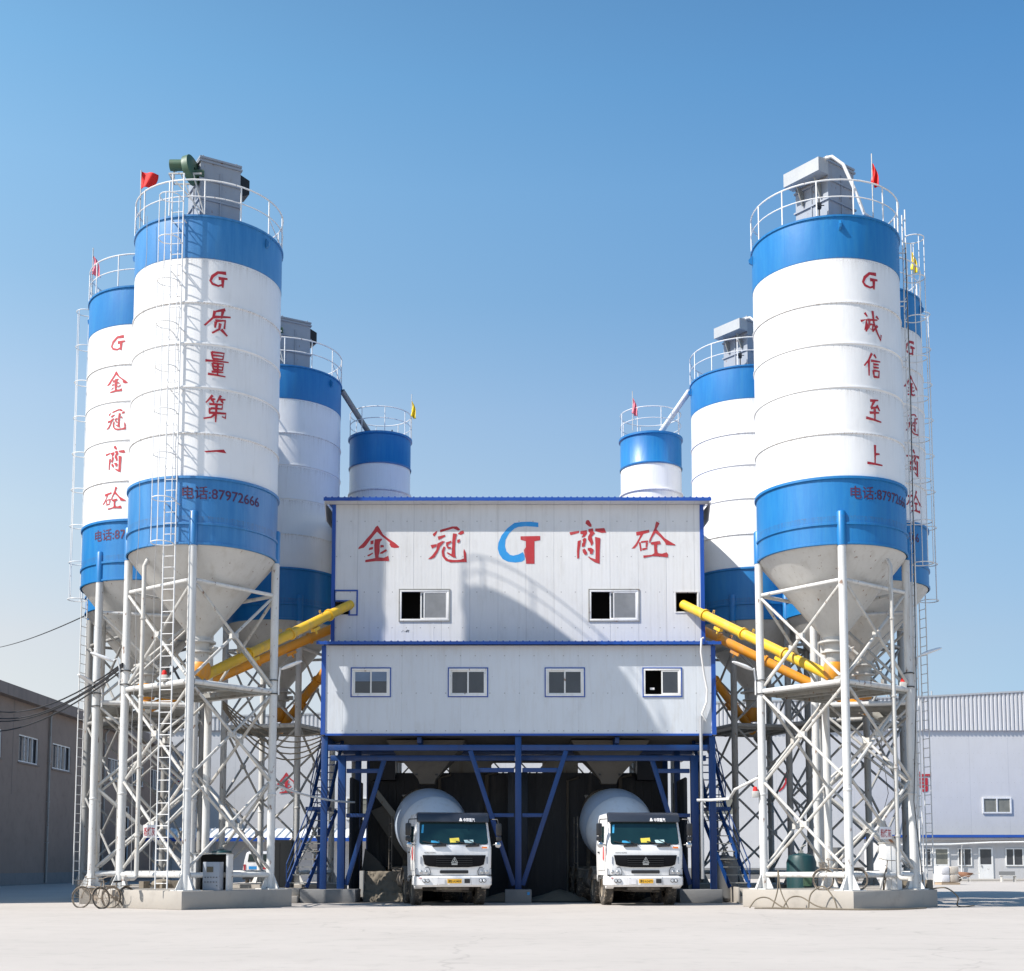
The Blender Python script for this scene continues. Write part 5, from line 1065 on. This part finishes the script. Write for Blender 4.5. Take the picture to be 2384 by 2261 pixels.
# bicycles
def bicycle(x,y,z,rz,lean,label,basket=True):
    T=thing('bicycle',label,'bicycle',(x,y,z),rz,'old bicycles left by the silos'); T.rotation_euler=(lean,0,rz); T.scale=(.88,.88,.88)
    r=.33; W=[(-.53,0,r),(.53,0,r)]
    for c in W:
        m=MB(); m.tube([(c[0]+r*cos(a*pi/16),c[1],c[2]+r*sin(a*pi/16)) for a in range(32)],.021,8,closed=True); ty=m.build('wheel',M['tyre'],T)
        m=MB(); m.tube([(c[0]+(r-.03)*cos(a*pi/16),c[1],c[2]+(r-.03)*sin(a*pi/16)) for a in range(32)],.009,6,closed=True)
        m.build('rim',M['bike'],ty)
        m=MB()
        for k in range(14): a=2*pi*k/14; m.tube([(c[0],c[1]+.02*(-1)**k,c[2]),(c[0]+(r-.03)*cos(a),c[1],c[2]+(r-.03)*sin(a))],.0035,4)
        m.tube([(c[0],-.04,c[2]),(c[0],.04,c[2])],.02,8); m.build('spokes',M['bike'],ty)
        m=MB(); m.tube([(c[0]+(r+.03)*cos(radians(a)),0,c[2]+(r+.03)*sin(radians(a))) for a in range(20,175,12)],.014,6); m.build('mudguard',M['bike'],T)
    bb=(.02,0,.30); st=(-.0+.16,0,.72); hd=(-.36,0,.78); hb=(-.40,0,.62)
    m=MB(); m.tube([hb,bb],.018,8).tube([hd,hb,(-.47,0,.5),(-.53,.0,r)],.016,8).tube([bb,(.14,0,.80)],.017,8).tube([(-.38,0,.70),(.11,0,.66)],.016,8).tube([bb,(.53,.04,r)],.011,6).tube([(.12,0,.66),(.53,.04,r)],.010,6); m.build('frame',M['bike'],T)
    m=MB(); m.tube([hd,(-.37,0,.92),(-.40,.0,.95)],.014,8).tube([(-.24,-.27,.96),(-.36,-.2,.97),(-.41,-.08,.95),(-.41,.08,.95),(-.36,.2,.97),(-.24,.27,.96)],.012,8); m.build('handlebar',M['bike'],T)
    MB().prism([(-.12,-.03),(0,-.07),(.13,-.10),(.15,0),(.13,.10),(0,.07),(-.12,.03)],lambda u,v,t:(.15+u,v,.82+t),0,.05).build('saddle',M['black'],T,bevel=.012)
    m=MB(); m.box(.3,.72,-.06,.06,.70,.715).tube([(.5,.05,.7),(.53,.05,r)],.008,5); m.build('rack',M['bike'],T)
    m=MB(); m.lathe([(.0,-.005),(.09,-.005),(.09,.005),(.0,.005)],16,(.02,-.05,.30),Matrix.Rotation(pi/2,3,'X')); m.tube([(.02,-.07,.30),(.10,-.07,.16),(.16,-.1,.16)],.01,6).tube([(.02,.07,.30),(-.06,.07,.44)],.01,6); m.build('crank',M['bike'],T)
    MB().tube([(.2,.06,.30),(.28,.18,.0)],.01,6).build('kickstand',M['bike'],T)
    if basket:
        m=MB()
        for zz in (.66,.76,.86): w=.10+(zz-.66)*.2; m.tube([(-.50-w,-w*1.3,zz),(-.44,-w*1.3,zz),(-.44,w*1.3,zz),(-.50-w,w*1.3,zz)],.006,5,closed=True)
        for k in range(6): f=-1+2*k/5; m.tube([(-.60,.13*f,.66),(-.64,.18*f,.87)],.005,4); m.tube([(-.60+.16*k/5,-.13,.66),(-.64+.2*k/5,-.18,.87)],.005,4)
        m.build('basket',M['bike'],T)
bicycle(-11.65,37.5,.0,radians(-14),radians(-8),'rusty bicycle standing before the left plinth, its front wheel to the left')
bicycle(-11.0,37.2,.0,radians(58),radians(-10),'second rusty bicycle, turned end-on behind the first at the left plinth',False)
bicycle(9.0,36.75,.5,radians(-28),radians(-5),'old bicycle with a front basket parked on the front right plinth')
bicycle(10.55,37.9,.5,radians(70),radians(8),'bicycle seen end-on against the white cabinet on the right plinth',False)

# hoses in front of the right plinth
def hose(pts,label,r=.02):
    P=[Vector(p) for p in pts]; out=[]
    for i in range(len(P)-1):
        p0=P[max(i-1,0)];p1=P[i];p2=P[i+1];p3=P[min(i+2,len(P)-1)]
        for k in range(8):
            t=k/8; out.append(.5*((2*p1)+(p2-p0)*t+(2*p0-5*p1+4*p2-p3)*t*t+(3*p1-p0-3*p2+p3)*t**3))
    out.append(P[-1]); o=MB().tube(out,r,8).build('hose',M['hose']); tag(o,label,'hose',group='hoses by the front right plinth')
hose([(6.5,36.7,.03),(6.7,36.75,.26),(7.0,36.7,.30),(7.4,36.4,.04),(8.0,36.0,.03),(8.8,35.7,.03)],'hose forming the leftmost hump before the right plinth')
hose([(7.35,36.4,.03),(7.55,36.45,.3),(7.85,36.4,.33),(8.2,36.1,.1),(8.6,35.85,.03),(9.3,35.4,.03)],'hose forming the middle hump before the right plinth')
hose([(8.0,36.2,.03),(8.1,36.3,.42),(8.4,36.2,.62),(8.62,36.0,.34),(8.7,35.9,.03)],'hose standing in the tallest loop before the right plinth')
hose([(7.1,36.6,.03),(7.25,36.6,.5),(7.28,36.6,1.05),(7.33,36.55,.5),(7.5,36.4,.03)],'hose hanging nearly upright before the right plinth',.018)
hose([(6.6,36.5,.03),(7.6,36.1,.03),(8.7,35.5,.03),(9.6,35.3,.03),(10.4,35.7,.03),(11.3,36.6,.03)],'long hose lying along the ground before the right plinth')
hose([(11.9,38.2,.5),(12.3,38.0,.55),(12.6,37.9,.3),(12.7,38.2,.03),(13.3,38.6,.03)],'dark hose dropping off the right end of the plinth')

# ------------------------------------------------------------------ yard at the far right
T=thing('sack_pallet','pallet of wrapped sacks standing in the yard at right','pallet',(25.95,80,0),radians(10))
for i,(x,z) in enumerate(((-.3,.14),(.28,.14),(-.3,.62),(.28,.62))): MB().box(x-.28,x+.28,-.5,.5,z,z+.46).build('sack',M['wrap'] if i%2 else M['sign'],T,bevel=.07)
MB().box(-.6,.6,-.55,.55,0,.13).build('base',M['wood'],T)
T=thing('wheelbarrow','rusty red wheelbarrow in front of the site office','wheelbarrow',(31.1,92,0),0)
m=MB(); m.add([(-.45,-.3,.7),(.5,-.3,.62),(.5,.3,.62),(-.45,.3,.7),(-.2,-.18,.38),(.25,-.18,.35),(.25,.18,.35),(-.2,.18,.38)],[(4,5,6,7),(0,1,5,4),(1,2,6,5),(2,3,7,6),(3,0,4,7)]); o=m.build('tray',M['brick'],T); sm=o.modifiers.new('s','SOLIDIFY'); sm.thickness=.03
MB().lathe([(0,-.05),(.14,-.05),(.2,0),(.14,.05),(0,.05)],16,(-.4,0,.2),Matrix.Rotation(pi/2,3,'X')).build('wheel',M['tyre'],T)
m=MB()
for s in (-1,1): m.tube([(-.4,s*.08,.2),(-.1,s*.2,.36),(.95,s*.28,.6)],.022,6).tube([(.3,s*.22,.4),(.35,s*.24,0)],.02,6)
m.build('handles',M['steel2'],T)
T=thing('bench','low pale bench by the site office wall','bench',(34.1,92,0),0)
MB().box(-.55,.55,-.2,.2,.4,.45).build('seat',M['steel2'],T); MB().box(-.55,.55,.19,.23,.46,.72).build('backrest',M['ped'],T)
for s in (-1,1): MB().box(s*.45-.04,s*.45+.04,-.18,.18,0,.398).build('leg',M['steel2'],T)
T=thing('brick_stack','small stack of bricks seen between the right silo legs','bricks',(13.0,55,0),radians(12)); 
for i in range(4):
    for j in range(3): MB().box(-.5+i*.26,-.26+i*.26,-.25,.25,j*.16,j*.16+.15).build('brick',M['brick'],T)
tag(MB().box(-.5,.5,-.02,.02,0,1.1).build('board',M['brick']),'brown board leaning among the right silo legs','board').location=(10.6,47.8,0)
# ------------------------------------------------------------------ camera, light, sky
cam=bpy.data.cameras.new('camera'); co=bpy.data.objects.new('camera',cam); COL.objects.link(co)
co.location=(0,0,1.22); co.rotation_euler=(pi/2+math.atan(.095),0,0); cam.sensor_width=36; cam.lens=46.81; cam.shift_y=.2462; cam.clip_end=3000; cam.clip_start=.1
SC.camera=co
sd=Vector((-1,-.46,1.15)).normalized()
sun=bpy.data.lights.new('sun','SUN'); so=bpy.data.objects.new('sun',sun); COL.objects.link(so); so.rotation_euler=sd.to_track_quat('Z','Y').to_euler()
sun.energy=5.0; sun.angle=radians(.55); sun.color=(1,.945,.875)
w=bpy.data.worlds.new('World'); SC.world=w; w.use_nodes=True; nt=w.node_tree; bg=nt.nodes['Background']
sk=nt.nodes.new('ShaderNodeTexSky'); sk.sky_type='NISHITA'; sk.sun_disc=False; sk.sun_elevation=math.asin(sd.z); sk.sun_rotation=atan2(sd.x,sd.y); sk.air_density=1.0; sk.dust_density=0.0; sk.ozone_density=5.0; sk.altitude=50
tc=nt.nodes.new('ShaderNodeTexCoord'); sx=nt.nodes.new('ShaderNodeSeparateXYZ'); nt.links.new(tc.outputs['Generated'],sx.inputs[0])
cr=nt.nodes.new('ShaderNodeValToRGB'); nt.links.new(sx.outputs[2],cr.inputs[0]); el=cr.color_ramp.elements
STOPS=[(0.0,(.36,.30,.30)),(.073,(.42,.333,.321)),(.132,(.578,.424,.339)),(.162,(.65,.463,.355)),(.246,(.726,.575,.436)),(.326,(.717,.623,.501)),(.40,(.605,.632,.539)),(.465,(.585,.672,.588)),(.524,(.50,.652,.596)),(.70,(.34,.47,.47)),(1.0,(.30,.42,.42))]
el[0].position=STOPS[0][0]; el[0].color=(*STOPS[0][1],1); el[1].position=STOPS[-1][0]; el[1].color=(*STOPS[-1][1],1)
for p,c in STOPS[1:-1]: e=el.new(p); e.color=(*c,1)
c=mix(nt,1.0,sk.outputs[0],cr.outputs[0],'MULTIPLY')
side=nt.nodes.new('ShaderNodeCombineXYZ')
for i,k in enumerate((-1.9,-1.1,-.45)): nt.links.new(math_(nt,'MAXIMUM',math_(nt,'MULTIPLY_ADD',math_(nt,'MINIMUM',math_(nt,'MAXIMUM',sx.outputs[0],-.42),.42),k,2.0),.8),side.inputs[i])
c=mix(nt,1.0,c,side.outputs[0],'MULTIPLY')
nt.links.new(c,bg.inputs[0]); bg.inputs[1].default_value=.126
vs=SC.view_settings; vs.view_transform='Standard'; vs.look='None'; vs.exposure=.55; vs.gamma=1
SC.render.engine='CYCLES'; SC.cycles.max_bounces=6; SC.cycles.diffuse_bounces=3; SC.cycles.caustics_reflective=False; SC.cycles.caustics_refractive=False
SC.cycles.use_denoising=True
